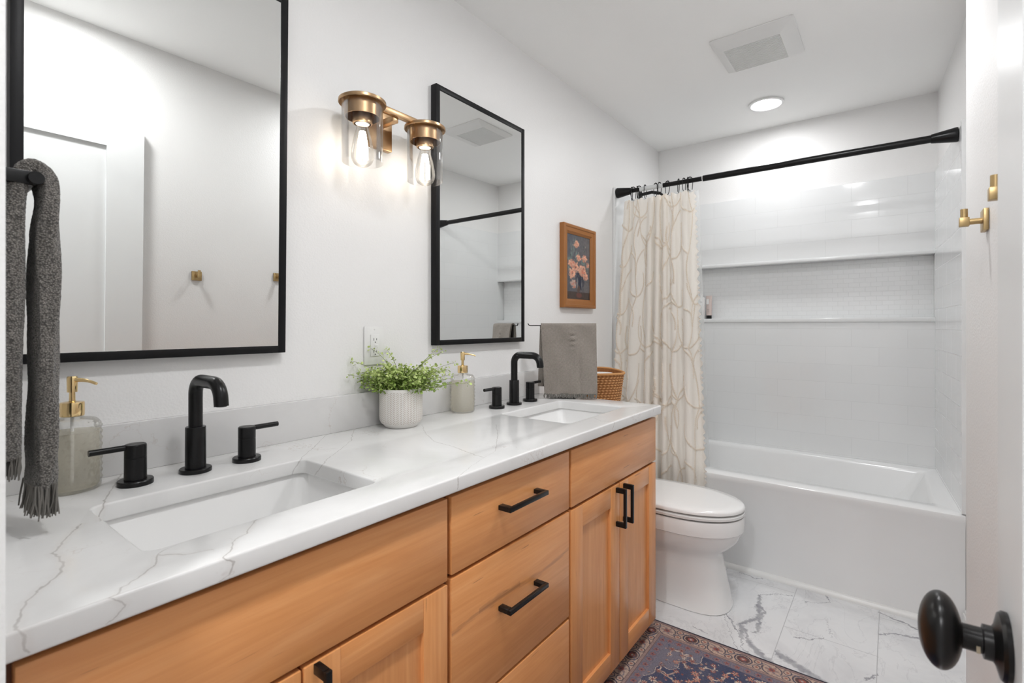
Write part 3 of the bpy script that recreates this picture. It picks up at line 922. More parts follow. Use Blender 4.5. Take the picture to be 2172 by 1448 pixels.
shaker(t, 1.238, 1.5565, CZ0, 0.668, 1.531, 0.596)
shaker(t, 1.5605, 1.878, CZ0, 0.668, 1.587, 0.596)

# ---------------------------------------------------------------- countertop, backsplash, basins
SL = (0.240, 0.628, -0.485, -0.207)
SR = (1.360, 1.755, -0.487, -0.209)
def counter():
    cu = bpy.data.curves.new('c', 'CURVE'); cu.dimensions = '2D'; cu.fill_mode = 'BOTH'
    bv = 0.004
    def spl(pts):
        s = cu.splines.new('POLY'); s.points.add(len(pts) - 1)
        for q, p in zip(s.points, pts): q.co = (p[0], p[1], 0, 1)
        s.use_cyclic_u = True
    x0, x1, y0, y1, r = 0.0835 + bv, 1.893 - bv, -0.588 + bv, -0.001 - bv, 0.012
    pts = [(x1, y1), (x0, y1), (x0, y0)]
    pts += [(x1 - r + r * math.sin(a), y0 + r - r * math.cos(a)) for a in np.linspace(0, PI / 2, 7)]
    spl(pts)
    for a in (SL, SR):
        spl([(p[0], p[1]) for p in rrect(a[0] - bv, a[1] + bv, a[2] - bv, a[3] + bv, 0.024, 0, 8)])
    cu.extrude = 0.016 - bv; cu.bevel_depth = bv; cu.bevel_resolution = 3
    tmp = bpy.data.objects.new('c', cu); C.objects.link(tmp)
    bpy.context.view_layer.update()
    dg = bpy.context.evaluated_depsgraph_get()
    me = bpy.data.meshes.new_from_object(tmp.evaluated_get(dg))
    bpy.data.objects.remove(tmp)
    b = MB(); b.bm.from_mesh(me)
    bmesh.ops.translate(b.bm, verts=b.bm.verts[:], vec=(0, 0, ZC - 0.016))
    bmesh.ops.remove_doubles(b.bm, verts=b.bm.verts[:], dist=1e-5)
    return b.build('countertop', M['quartz'], None, angle=40)
tag(counter(), 'white grey-veined quartz countertop with two rectangular sink cut-outs', 'countertop')
b = MB(); b.box(0.084, 1.884, -0.020, -0.0005, ZC, 0.9935, 0.0015)
tag(b.build('backsplash', M['quartz_plain']), 'low veined quartz backsplash strip along the wall behind the faucets', 'backsplash')

def basin(a, label):
    x0, x1, y0, y1 = a[0] - 0.012, a[1] + 0.012, a[2] - 0.012, a[3] + 0.012
    t = thing('sink_basin', label, 'sink', ((x0 + x1) / 2, (y0 + y1) / 2, 0.70), 'undermount sink basins')
    zt = ZC - 0.0325
    L = [rrect(x0 - 0.012, x1 + 0.012, y0 - 0.012, y1 + 0.012, 0.03, zt - 0.012), rrect(x0 - 0.012, x1 + 0.012, y0 - 0.012, y1 + 0.012, 0.03, zt),
         rrect(x0 + 0.002, x1 - 0.002, y0 + 0.002, y1 - 0.002, 0.024, zt), rrect(x0 + 0.006, x1 - 0.006, y0 + 0.006, y1 - 0.006, 0.028, zt - 0.012),
         rrect(x0 + 0.022, x1 - 0.022, y0 + 0.020, y1 - 0.020, 0.04, 0.745), rrect(x0 + 0.034, x1 - 0.034, y0 + 0.032, y1 - 0.032, 0.045, 0.728),
         rrect(x0 + 0.06, x1 - 0.06, y0 + 0.06, y1 - 0.06, 0.04, 0.720), rrect((x0 + x1) / 2 - 0.03, (x0 + x1) / 2 + 0.03, (y0 + y1) / 2 - 0.03, (y0 + y1) / 2 + 0.03, 0.0295, 0.717)]
    L2 = [rrect((x0 + x1) / 2 - 0.03, (x0 + x1) / 2 + 0.03, (y0 + y1) / 2 - 0.03, (y0 + y1) / 2 + 0.03, 0.0295, 0.708), rrect(x0 + 0.02, x1 - 0.02, y0 + 0.02, y1 - 0.02, 0.045, 0.715),
          rrect(x0 + 0.002, x1 - 0.002, y0 + 0.002, y1 - 0.002, 0.03, 0.76), rrect(x0 - 0.004, x1 + 0.004, y0 - 0.004, y1 + 0.004, 0.03, zt - 0.012)]
    b = MB(); b.loft(L + L2 + [L[0]]); bmesh.ops.remove_doubles(b.bm, verts=b.bm.verts[:], dist=1e-6)
    b.build('basin', M['porcelain'], t, angle=45)
    b = MB(); b.lathe([(0.0001, 0.7235), (0.022, 0.7225), (0.030, 0.7190), (0.030, 0.712), (0.0001, 0.710)], ((x0 + x1) / 2, (y0 + y1) / 2, 0), 28)
    b.build('drain', M['black'], t)
basin(SL, 'white rectangular undermount sink nearest the knit towel')
basin(SR, 'white rectangular undermount sink in front of the waffle towel at the counter end')

# ---------------------------------------------------------------- faucets
def faucet(cx, cy, hd, label):
    t = thing('faucet', label, 'faucet', (cx, cy, ZC), 'black widespread faucets')
    z = ZC
    b = MB()
    b.lathe([(0.001, 0), (0.030, 0), (0.0302, 0.007), (0.029, 0.0085), (0.0195, 0.0085), (0.0192, 0.094), (0.0185, 0.0955), (0.001, 0.0955)], (cx, cy, z), 40)
    b.build('spout_base', M['black'], t)
    R = 0.030; zt = 0.194; yo = cy - 0.122
    path = [(cx, cy, z + 0.09), (cx, cy, z + zt - R)]
    for a in np.linspace(0, PI / 2, 10)[1:]: path.append((cx, cy - R + R * math.cos(a), z + zt - R + R * math.sin(a)))
    R2 = 0.034
    path.append((cx, yo + R2, z + zt))
    for a in np.linspace(0, 1.42, 11)[1:]: path.append((cx, yo + R2 - R2 * math.sin(a), z + zt - R2 + R2 * math.cos(a)))
    path.append((cx, path[-1][1] - 0.002, z + 0.150))
    b = MB(); b.tube(path, 0.0133, 24)
    sp = b.build('spout', M['black'], t)
    b = MB(); b.lathe([(0.0001, -0.0003), (0.0095, -0.0003), (0.0105, 0.0015)], (cx, path[-1][1], z + 0.1497), 20, cap=False); b.build('aerator', M['slot'], sp)
    for s in (-1, 1):
        hx = cx + s * hd
        b = MB()
        b.lathe([(0.001, 0), (0.0295, 0), (0.0297, 0.008), (0.0285, 0.0098), (0.0185, 0.0100), (0.0182, 0.052), (0.0176, 0.0526), (0.0182, 0.0532), (0.0182, 0.0765), (0.0165, 0.0785), (0.001, 0.079)], (hx, cy, z), 36)
        h = b.build('handle', M['black'], t)
        b = MB(); b.tube([(hx - s * 0.014, cy, z + 0.0735), (hx + s * 0.072, cy, z + 0.0735)], 0.0058, 16)
        b.build('lever', M['black'], h)
faucet(0.437, -0.119, 0.106, 'black gooseneck faucet with two lever handles at the sink nearest the knit towel')
faucet(1.560, -0.120, 0.108, 'black gooseneck faucet with two lever handles beside the waffle towel')

# ---------------------------------------------------------------- soap dispensers
def dispenser(x, y, label):
    t = thing('soap_dispenser', label, 'soap dispenser', (x, y, ZC), 'hobnail glass soap dispensers')
    c = np.array((x, y, ZC))
    nth, nzr = 132, 92
    th = np.linspace(0, 2 * PI, nth, endpoint=False); zz = np.linspace(0, 1, nzr)
    prof_z = np.interp(zz, [0, .03, .86, .93, .97, 1], [0.0006, 0.004, 0.124, 0.133, 0.1355, 0.139])
    prof_r = np.interp(zz, [0, .03, .86, .93, .97, 1], [0.039, 0.043, 0.043, 0.036, 0.019, 0.016])
    T, Zq = np.meshgrid(th, zz); Rr = np.repeat(prof_r[:, None], nth, 1); PZ = np.repeat(prof_z[:, None], nth, 1)
    rows = PZ / 0.0125
    a = T / (2 * PI) * 22 + 0.5 * (np.floor(rows) % 2)
    d2 = ((a % 1 - .5) / 22 * 2 * PI * 0.043) ** 2 + ((rows % 1 - .5) * 0.0125) ** 2
    bump = 0.0023 * np.exp(-d2 / (0.0030 ** 2)) * ((PZ > 0.008) & (PZ < 0.120))
    Rr = Rr + bump
    V = np.stack([x + Rr * np.cos(T), y + Rr * np.sin(T), ZC + PZ], -1).reshape(-1, 3)
    V = np.vstack([V, [[x, y, ZC + 0.0006]]])
    F = grid_faces(nzr, nth, True).tolist() + [[(i + 1) % nth, i, len(V) - 1] for i in range(nth)]
    np_mesh('bottle', V, F, M['bottleglass'], t, angle=80)
    b = MB(); b.lathe([(0.001, 0.006), (0.038, 0.006), (0.0400, 0.010), (0.0400, 0.110), (0.001, 0.110)], c, 40); b.build('liquid_soap', M['soap'], t)
    b = MB(); b.lathe([(0.001, 0.1395), (0.0178, 0.1395), (0.0183, 0.142), (0.0183, 0.163), (0.0175, 0.1655), (0.0075, 0.1665), (0.0048, 0.168), (0.0045, 0.184), (0.0078, 0.1845), (0.0082, 0.2115), (0.007, 0.214), (0.001, 0.2145)], c, 36)
    p = b.build('pump', M['gold'], t)
    dx, dy = 0.606, -0.796
    pts = [(x + dx * k, y + dy * k, ZC + 0.2075 - 2.2 * max(0, k - 0.012) ** 2 * 3) for k in (0.0, 0.01, 0.02, 0.03, 0.038, 0.046)]
    b = MB(); b.tube(pts, [0.0042, 0.0042, 0.0036, 0.003, 0.0027, 0.0026], 12); b.build('nozzle', M['gold'], p)
    b = MB(); b.tube([(x, y, ZC + 0.012), (x, y, ZC + 0.139)], 0.0028, 8); b.build('dip_tube', M['plastic'], t)
dispenser(0.247, -0.0655, 'hobnail glass soap dispenser with gold pump partly behind the knit towel')
dispenser(1.318, -0.071, 'hobnail glass soap dispenser with gold pump between the plant and the far faucet')

# ---------------------------------------------------------------- potted plant
def plant():
    px, py = 1.018, -0.092
    t = thing('potted_plant', 'small-leaved green plant in a white chevron-stamped ceramic pot on the counter', 'plant', (px, py, ZC))
    b = MB()
    b.lathe([(0.001, 0), (0.046, 0), (0.050, 0.003), (0.052, 0.008), (0.060, 0.013), (0.0645, 0.022), (0.0655, 0.036), (0.0655, 0.114), (0.064, 0.1175), (0.0615, 0.1175), (0.060, 0.112), (0.059, 0.10), (0.001, 0.10)], (px, py, ZC), 72)
    b.build('pot', M['pot'], t)
    rs = random.Random(5)
    V = []; F = []; COL = []
    sb = MB()
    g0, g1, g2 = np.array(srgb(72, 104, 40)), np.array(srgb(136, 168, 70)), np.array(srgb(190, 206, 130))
    def leaf(p, d, r, tone):
        d = d.normalized()
        up = Vector((rs.gauss(0, .6), rs.gauss(0, .6), 1)).normalized()
        sd = d.cross(up)
        if sd.length < 1e-3: sd = Vector((1, 0, 0))
        sd.normalize(); nn = sd.cross(d)
        i0 = len(V)
        outline = [(0, 0), (.35, .58), (.95, .82), (1.5, .55), (1.7, 0), (1.5, -.55), (.95, -.82), (.35, -.58)]
        for a, s in outline:
            q = p + d * (a * r) + sd * (s * r) + nn * (abs(s) * r * 0.25 - 0.05 * r * a * a)
            lim_y = -0.008 if q.z > 1.004 else -0.025
            if q.y > lim_y: q.y = lim_y
            V.append(tuple(q)); COL.append(tone)
        q = p + d * r
        lim_y = -0.008 if q.z > 1.004 else -0.025
        if q.y > lim_y: q.y = lim_y
        V.append(tuple(q)); COL.append(tone * 1.05)
        for k in range(8): F.append([i0 + k, i0 + (k + 1) % 8, i0 + 8])
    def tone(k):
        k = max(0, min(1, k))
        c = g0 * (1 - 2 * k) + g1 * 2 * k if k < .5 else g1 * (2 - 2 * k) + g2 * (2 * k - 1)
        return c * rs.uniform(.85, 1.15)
    specials = [(-1.0, 0.05, 0.155, 0.10), (-0.75, 0.2, 0.13, 0.135), (0.95, -0.25, 0.17, 0.075), (1.0, -.4, .165, 0.055), (0.45, 0.0, 0.13, 0.125), (.15, .1, .10, .13), (-.3, .2, .1, .13), (-1, -.05, .165, .06), (.85, -.1, .16, .095), (1, -.25, .17, .035)]
    # directions along the image's across axis (0.606,-0.796) and the view axis
    ax = Vector((0.606, -0.796, 0)); vx = Vector((0.796, 0.606, 0))
    for i in range(185):
        a0 = rs.uniform(0, 2 * PI); r0 = 0.045 * math.sqrt(rs.random())
        st = Vector((px + r0 * math.cos(a0), py + r0 * math.sin(a0), ZC + 0.102))
        if i < len(specials):
            s_ = specials[i]; reach = s_[2]; dirv = (ax * s_[0] + vx * s_[1]); hgt = s_[3]
            dirv.normalize()
        else:
            a = rs.uniform(0, 2 * PI)
            dirv = ax * math.cos(a) * 1.0 + vx * math.sin(a) * 0.55
            reach = 0.02 + 0.108 * math.sqrt(rs.random())
            hgt = rs.uniform(0.012, 0.098) * (1.05 - 0.35 * reach / 0.135)
        end = st + dirv * reach + Vector((0, 0, hgt))
        mid = st + dirv * reach * 0.35 + Vector((0, 0, hgt * 0.75))
        if end.y > -0.030: end.y = -0.030 if end.z < 1.01 else max(-0.030, min(end.y, -0.012))
        if mid.y > -0.030: mid.y = -0.030
        n = 11 if i < len(specials) else 8
        pts = []
        for k in range(n + 1):
            q = k / n
            pts.append(st * (1 - q) ** 2 + mid * 2 * q * (1 - q) + end * q * q)
        sb.tube(pts, [0.0011 - 0.0006 * k / n for k in range(n + 1)], 5)
        for k in range(2, n + 1):
            q = k / n
            d = (pts[k] - pts[k - 1]).normalized()
            for _ in range(3 if k < n else 5):
                dd = (d * 0.6 + Vector((rs.gauss(0, 1), rs.gauss(0, 1), rs.gauss(0, .8))).normalized()).normalized()
                pp = pts[k] + dd * rs.uniform(0.0005, 0.008)
                hz = (pp.z - ZC - 0.10) / 0.10
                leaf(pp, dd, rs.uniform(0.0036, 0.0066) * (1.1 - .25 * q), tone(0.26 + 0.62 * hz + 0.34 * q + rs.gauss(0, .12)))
    sb.build('stems', simple('stem_green', srgb(128, 136, 82), 0.6), t)
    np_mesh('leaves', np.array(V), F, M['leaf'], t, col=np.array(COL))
plant()

# ---------------------------------------------------------------- waffle towel on its countertop stand
A = Vector((1.751, -0.057, 1.197)); B = Vector((1.898, -0.303, 1.197))
bd = (B - A).normalized()
nrm = Vector((-0.859, -0.512, 0)); nrm = (nrm - bd * nrm.dot(bd)).normalized()
mid = (A + B) / 2
t = thing('towel_stand', 'thin black wire towel stand holding the waffle towel on the counter', 'towel stand', (mid.x, mid.y, ZC))
b = MB()
rot = Matrix.Rotation(math.atan2(bd.y, bd.x), 3, 'Z')
b.box(mid.x - 0.055, mid.x + 0.055, mid.y - 0.011, mid.y + 0.011, ZC, ZC + 0.006, 0.002, rot=rot)
b.build('base', M['black'], t)
b = MB(); b.tube([(mid.x, mid.y, ZC + 0.004), (mid.x, mid.y, 1.194)], 0.0022, 10); b.build('post', M['black'], t)
b = MB()
e0 = A - bd * 0.006 + Vector((0, 0, 0.009)); e1 = B - bd * 0.018 + Vector((0, 0, 0.004))
b.tube([e0, A - bd * 0.001 + Vector((0, 0, 0.002)), A + bd * 0.003, mid, B - bd * 0.026, B - bd * 0.022], 0.0021, 10)
b.build('bar', M['black'], t)
def hung_towel():
    t = thing('hand_towel', 'grey waffle weave hand towel hanging on the wire stand over the counter', 'towel', (mid.x, mid.y, ZC + 0.002))
    s0, s1 = 0.050, 0.284
    nw, nl = 120, 150
    Vs = []; uv = []
    front, back = 0.288, 0.262
    Rr = 0.0075
    tot = front + PI * Rr + back
    for j in range(nl):
        q = tot * j / (nl - 1)
        for i in range(nw):
            wv_ = i / (nw - 1)
            s = s0 + (s1 - s0) * wv_
            if q < front:
                z = 1.197 - front + q; drop = front - q
                off = Rr + 0.030 * (drop / front) ** 1.2 + 0.0035 * math.sin(3.1 * wv_ * PI + 0.6) * (drop / front) + 0.0020 * math.sin(13 * wv_ + 30 * q)
                # a puckered seam near the middle of the upper half
                pu = math.exp(-((wv_ - 0.56) / 0.05) ** 2) * math.exp(-((drop - 0.06) / 0.035) ** 2)
                off += 0.006 * pu * math.sin(drop * 260)
                off += 0.0022 * math.sin(3.2 * wv_ + 45 * drop) * math.exp(-((drop - 0.07) / 0.05) ** 2)
                off -= 0.004 * math.exp(-((wv_ - 0.68) / 0.03) ** 2) * (drop / front)
                s2 = s + (0.018 * (1 - wv_) + 0.003 * wv_) * (drop / front)
            elif q < front + PI * Rr:
                a = (q - front) / Rr
                z = 1.197 + Rr * math.sin(a); off = Rr * math.cos(a); s2 = s
            else:
                drop = q - front - PI * Rr
                z = 1.197 - drop; off = -Rr - 0.012 * (drop / back); s2 = s - 0.004 - 0.010 * drop / back
            p = A + bd * s2 + nrm * off
            Vs.append((p.x, p.y, z)); uv.append((s, q))
    o = np_mesh('towel_cloth', np.array(Vs), grid_faces(nl, nw), M['weave'], t, uv=np.array(uv))
    sm = o.modifiers.new('thick', 'SOLIDIFY'); sm.thickness = 0.0065; sm.offset = 0
    rs = random.Random(3)
    b = MB()
    for i in range(90):
        wv_ = (i + rs.random() * .6) / 90
        s = s0 + (s1 - s0) * wv_ + 0.018 * (1 - wv_) + 0.003 * wv_
        off = Rr + 0.031 + 0.0035 * math.sin(3.1 * wv_ * PI + .6)
        p = A + bd * s + nrm * (off + rs.uniform(-.002, .003))
        z0 = 1.197 - front + 0.004
        e = p + bd * rs.uniform(-.006, .006) + nrm * rs.uniform(0, .006)
        zb = ZC + 0.0035 + rs.random() * 0.004
        m_ = (p + e) / 2 + bd * rs.uniform(-.004, .004)
        b.tube([(p.x, p.y, z0), (m_.x, m_.y, (z0 + zb) / 2), (e.x, e.y, zb)], 0.0019, 5)
    b.build('fringe', M['fringe'], t)
hung_towel()

# ---------------------------------------------------------------- towel bar and knit towel on the entry wall
BZ, BX, BY = 1.411, 0.157, -0.308
t = thing('towel_bar', 'square-armed matte black towel bar on the entry wall over the near sink', 'towel bar', (0.0817, BY, BZ))
b = MB(); b.box(0.0820, 0.090, BY - 0.022, BY + 0.022, BZ - 0.022, BZ + 0.022, 0.002); b.build('wall_plate', M['black'], t)
b = MB(); b.box(0.089, BX, BY - 0.006, BY + 0.006, BZ - 0.0095, BZ + 0.0095, 0.001); b.build('arm', M['black'], t)
b = MB(); b.tube([(BX, BY - 0.007, BZ), (BX, BY + 0.16, BZ)], 0.0070, 20); b.build('bar', M['black'], t)
b = MB(); b.lathe([(0.001, -0.0125), (0.0088, -0.0125), (0.0094, -0.0115), (0.0094, -0.0055), (0.001, -0.0055)], (BX, BY, BZ), 32, 'y'); b.build('end_cap', M['black'], t)
def knit_towel():
    t = thing('knit_towel', 'charcoal chunky knit towel with long fringe hanging from the black towel bar', 'towel', (BX, BY, 0.92))
    # centre line in the x-z plane, swept as a thick soft bundle
    path = [(0.1325, 1.005, .0115), (0.1325, 1.05, .0120), (0.1325, 1.12, .0125), (0.1325, 1.20, .0130), (0.1325, 1.28, .0140), (0.1350, 1.34, .0140), (0.1375, 1.390, .0105), (0.1420, 1.420, .0095),
            (0.1570, 1.4340, .0095), (0.1720, 1.419, .0095), (0.1755, 1.385, .0115), (0.1725, 1.34, .0140), (0.1715, 1.28, .0145), (0.1715, 1.20, .0145), (0.1720, 1.12, .0145), (0.1720, 1.05, .0145), (0.1710, 0.99, .0140), (0.1690, 0.957, .0135)]
    n = 90
    P = np.array(path); k = np.linspace(0, len(path) - 1, n)
    px = np.interp(k, range(len(path)), P[:, 0]); pz = np.interp(k, range(len(path)), P[:, 1]); hw = np.interp(k, range(len(path)), P[:, 2])
    for arr in (px, pz, hw):
        for _ in range(3): arr[1:-1] = (arr[:-2] + arr[1:-1] * 2 + arr[2:]) / 4
    ns = 44
    Vs = []
    rs = RNG
    ph = rs.rand(6) * 6
    for i in range(n):
        t0 = np.array([px[min(i + 1, n - 1)] - px[max(i - 1, 0)], pz[min(i + 1, n - 1)] - pz[max(i - 1, 0)]]); t0 /= np.linalg.norm(t0)
        nx, nz = t0[1], -t0[0]
        for j in range(ns):
            a = 2 * PI * j / ns
            ca, sa = math.cos(a), math.sin(a)
            e = 0.55
            u = math.copysign(abs(ca) ** e, ca) * hw[i]
            v = math.copysign(abs(sa) ** e, sa) * 0.041
            wob = 0.0012 * math.sin(3 * a + k[i] * 1.7 + ph[0]) + 0.0010 * math.sin(5 * a - k[i] * 2.3 + ph[1])
            fold = 0.0025 * math.cos(2 * a + 0.25 * k[i])
            u += wob + fold * (1 if abs(sa) > .5 else .3)
            Vs.append((px[i] + nx * u, BY + 0.037 + v + wob, pz[i] + nz * u))
    V = np.array(Vs)
    F = grid_faces(n, ns, True).tolist() + [list(range(ns))[::-1], list(range((n - 1) * ns, n * ns))]
    o = np_mesh('towel_body', V, F, M['knit'], t)
    ss = o.modifiers.new('sub', 'SUBSURF'); ss.levels = 2; ss.render_levels = 2
    tx = bpy.data.textures.new('knit_bumps', 'VORONOI'); tx.noise_scale = 0.0038
    dm = o.modifiers.new('d', 'DISPLACE'); dm.texture = tx; dm.strength = -0.0013; dm.mid_level = 0.4
    r2 = random.Random(9)
    for (cx, cz, zb, hw_, nst, spread) in ((0.1325, 1.006, 0.982, 0.011, 80, 0.004), (0.1690, 0.959, 0.920, 0.0130, 260, 0.014)):
        b = MB()
        for i in range(nst):
            x = cx + r2.uniform(-hw_, hw_); y = BY + 0.037 + r2.uniform(-0.041, 0.041)
            x2 = x + (r2.random() - .62) * spread; y2 = y + r2.uniform(-spread, spread) * .5
            z2 = zb + r2.uniform(-.004, .007)
            b.tube([(x, y, cz + 0.006), ((x + x2) / 2 + r2.uniform(-.002, .002), (y + y2) / 2, (cz + z2) / 2), (x2, y2, z2)], [0.0014, 0.0012, 0.0009], 5)
        b.build('fringe', M['fringe'], t)
knit_towel()

# ---------------------------------------------------------------- brass hooks on the long wall
def hook(x, z, label):
    t = thing('wall_hook', label, 'hook', (x, YN, z), 'square brass wall hooks')
    b = MB(); b.box(x - 0.022, x + 0.022, YN + 0.0003, YN + 0.009, z - 0.022, z + 0.022, 0.0015); b.build('plate', M['brass2'], t)
    b = MB(); b.tube([(x, YN + 0.008, z), (x, YN + 0.032, z)], 0.0062, 16); b.build('post', M['brass2'], t)
    b = MB(); b.box(x - 0.0085, x + 0.0085, YN + 0.028, YN + 0.044, z - 0.009, z + 0.009, 0.001); b.build('tip_block', M['brass2'], t)
    b = MB(); b.tube([(x, YN + 0.036, z + 0.008), (x, YN + 0.036, z + 0.027)], 0.0062, 16); b.build('peg', M['brass2'], t)
hook(1.000, 1.390, 'square brass wall hook half hidden by the open door edge')
hook(1.400, 1.414, 'square brass wall hook standing clear of the door, nearer the shower')

# ---------------------------------------------------------------- toilet
def egg(xc, w, yb, yt, z, n=56, ef=2.1, eb=3.0, ymid=None):
    ym = ymid if ymid is not None else yb + (yt - yb) * 0.52
    pts = []
    for i in range(n):
        a = 2 * PI * i / n
        c, s = math.cos(a), math.sin(a)
        e = ef if s < 0 else eb
        x = w * math.copysign(abs(c) ** (2 / e), c)
        ln = (ym - yt) if s < 0 else (yb - ym)
        y = ym + ln * math.copysign(abs(s) ** (2 / e), s)
        pts.append((xc + x, y, z))
    return pts
def toilet():
    xc = 2.245
    t = thing('toilet', 'white elongated toilet with closed lid between the vanity and the bathtub', 'toilet', (xc, -0.45, 0))
    b = MB()
    E = lambda w, yb, yt, z, ef=2.1, eb=3.0, ym=None: egg(xc, w, yb, yt, z, 64, ef, eb, ym)
    L = [E(0.128, -0.40, -0.752, 0.0, 2.7, 4), E(0.131, -0.40, -0.757, 0.004, 2.7, 4), E(0.128, -0.40, -0.752, 0.02, 2.7, 4), E(0.120, -0.40, -0.735, 0.10, 2.6, 4), E(0.115, -0.40, -0.720, 0.18, 2.5, 4),
         E(0.116, -0.39, -0.715, 0.215, 2.4, 3.6), E(0.128, -0.36, -0.726, 0.238, 2.3, 3.2), E(0.150, -0.33, -0.758, 0.262, 2.2, 3), E(0.167, -0.31, -0.782, 0.290, 2.15, 3), E(0.175, -0.30, -0.794, 0.322, 2.1, 3),
         E(0.1765, -0.30, -0.797, 0.330, 2.1, 3), E(0.1825, -0.29, -0.803, 0.334, 2.1, 3), E(0.184, -0.29, -0.805, 0.385, 2.1, 3), E(0.181, -0.29, -0.802, 0.393, 2.1, 3), E(0.13, -0.33, -0.74, 0.394, 2.1, 3)]
    b.loft(L, True, True)
    b.box(xc - 0.075, xc + 0.075, -0.46, -0.10, 0.0, 0.34, 0.02)
    b.box(xc - 0.17, xc + 0.17, -0.40, -0.06, 0.29, 0.385, 0.03, 3)
    b.build('bowl', M['porcelain'], t, angle=38)
    b = MB(); b.loft([E(0.180, -0.27, -0.800, 0.399), E(0.1845, -0.27, -0.806, 0.401), E(0.1845, -0.27, -0.806, 0.411), E(0.181, -0.27, -0.802, 0.4135)], True, True)
    b.build('seat', M['plastic'], t, angle=50)
    b = MB(); b.loft([E(0.178, -0.25, -0.798, 0.4200), E(0.184, -0.25, -0.806, 0.4225), E(0.184, -0.25, -0.806, 0.432), E(0.178, -0.255, -0.799, 0.4385), E(0.14, -0.28, -0.75, 0.4415), E(0.05, -0.4, -0.6, 0.443)], True, True)
    b.build('lid', M['porcelain'], t, angle=50)
    b = MB()
    b.box(xc - 0.02, xc + 0.02, -0.79, -0.77, 0.415, 0.42); b.build('lid_bumper', M['plastic'], t)
    b = MB(); b.box(xc - 0.01, xc + 0.01, -0.785, -0.765, 0.3935, 0.3995); b.build('seat_bumper', M['plastic'], t)
    for sx in (-.1, .1):
        b = MB(); b.box(xc + sx - 0.02, xc + sx + 0.02, -0.30, -0.26, 0.388, 0.425, 0.004); b.build('seat_hinge', M['plastic'], t)
    b = MB(); b.loft([rrect(xc - 0.20, xc + 0.20, -0.205, -0.02, 0.03, 0.38), rrect(xc - 0.215, xc + 0.215, -0.215, -0.018, 0.03, 0.55), rrect(xc - 0.22, xc + 0.22, -0.218, -0.018, 0.03, 0.755)], True, True)
    tk = b.build('tank', M['porcelain'], t)
    b = MB(); b.box(xc - 0.225, xc + 0.225, -0.226, -0.014, 0.756, 0.790, 0.008, 3); b.build('tank_lid', M['porcelain'], tk)
    b = MB(); b.tube([(xc - 0.15, -0.216, 0.71), (xc - 0.15, -0.235, 0.71)], 0.008, 12); b.tube([(xc - 0.155, -0.233, 0.71), (xc - 0.08, -0.233, 0.703)], 0.005, 10); b.build('flush_lever', M['black'], tk)
toilet()

# ---------------------------------------------------------------- basket on the tank
def basket():
    bx, by, bz = 2.245, -0.152, 0.7903
    t = thing('basket', 'round woven seagrass basket on the toilet tank behind the waffle towel', 'basket', (bx, by, bz))
    nth, rows = 220, 14
    rr = 10
    Vs = []; cols = []
    c0, c1, c2 = np.array(srgb(150, 98, 54)), np.array(srgb(212, 158, 102)), np.array(srgb(238, 200, 150))
    nz = rows * rr
    seq = []
    for j in range(nz + 1):
        seq.append((j / rr, 'o'))
    for j in range(nz, -1, -rr):
        seq.append((j / rr, 'i'))
    for q, side in seq:
        f = q / rows
        base = 0.080 + 0.022 * f
        z = bz + 0.001 + 0.176 * f
        for i in range(nth):
            a = 2 * PI * i / nth
            br = math.sin(PI * (q % 1)) if side == 'o' else 0
            dr_ = 1 if int(q) % 2 else -1
            ph = a * 34 + 1.9 * math.floor(q)
            tw = 0.5 + 0.5 * math.sin(ph + dr_ * 3.4 * (q % 1))
            zz = z + 0.007 * math.cos(a - 0.6) * f + 0.004 * math.sin(2 * a) * f
            r = base + (0.0045 * br * (0.35 + 0.65 * tw) if side == 'o' else -0.007)
            Vs.append((bx + r * 1.06 * math.cos(a), by + r * math.sin(a), zz))
            k = br * (0.12 + 0.88 * tw)
            cc = c0 * (1 - k) + c1 * k if k < .8 else c1 * (1 - (k - .8) * 3) + c2 * (k - .8) * 3
            if side == 'i': cc = c0 * 1.2
            cols.append(np.clip(cc * RNG.uniform(.8, 1.15), 0, 1))
    F = grid_faces(len(seq), nth, True).tolist()
    F.append(list(range(nth))[::-1]); F.append(list(range((len(seq) - 1) * nth, len(seq) * nth)))
    np_mesh('basket_wall', np.array(Vs), F, M['basket'], t, col=np.array(cols), angle=70)
    ring = [(bx + 0.1045 * 1.06 * math.cos(a), by + 0.1045 * math.sin(a), bz + 0.177 + 0.007 * math.cos(a - 0.6) + 0.004 * math.sin(2 * a)) for a in np.linspace(0, 2 * PI, 72, endpoint=False)]
    b = MB(); b.tube(ring, 0.006, 10, closed=True)
    o = b.build('rim', simple('seagrass_rim', srgb(206, 152, 96), 0.8, bump=(300, 0.8, 0.002)), t)
    b = MB(); b.lathe([(0.001, 0.012), (0.050, 0.012), (0.052, 0.016), (0.060, 0.160), (0.055, 0.168), (0.020, 0.169), (0.001, 0.166)], (bx - 0.012, by + 0.0, bz + 0.005), 32)
    c = b.build('rolled_cloth', simple('soft_paper', (0.82, 0.81, 0.79), 0.9))
    tag(c, 'white rolled cloth standing inside the woven basket', 'cloth')
basket()

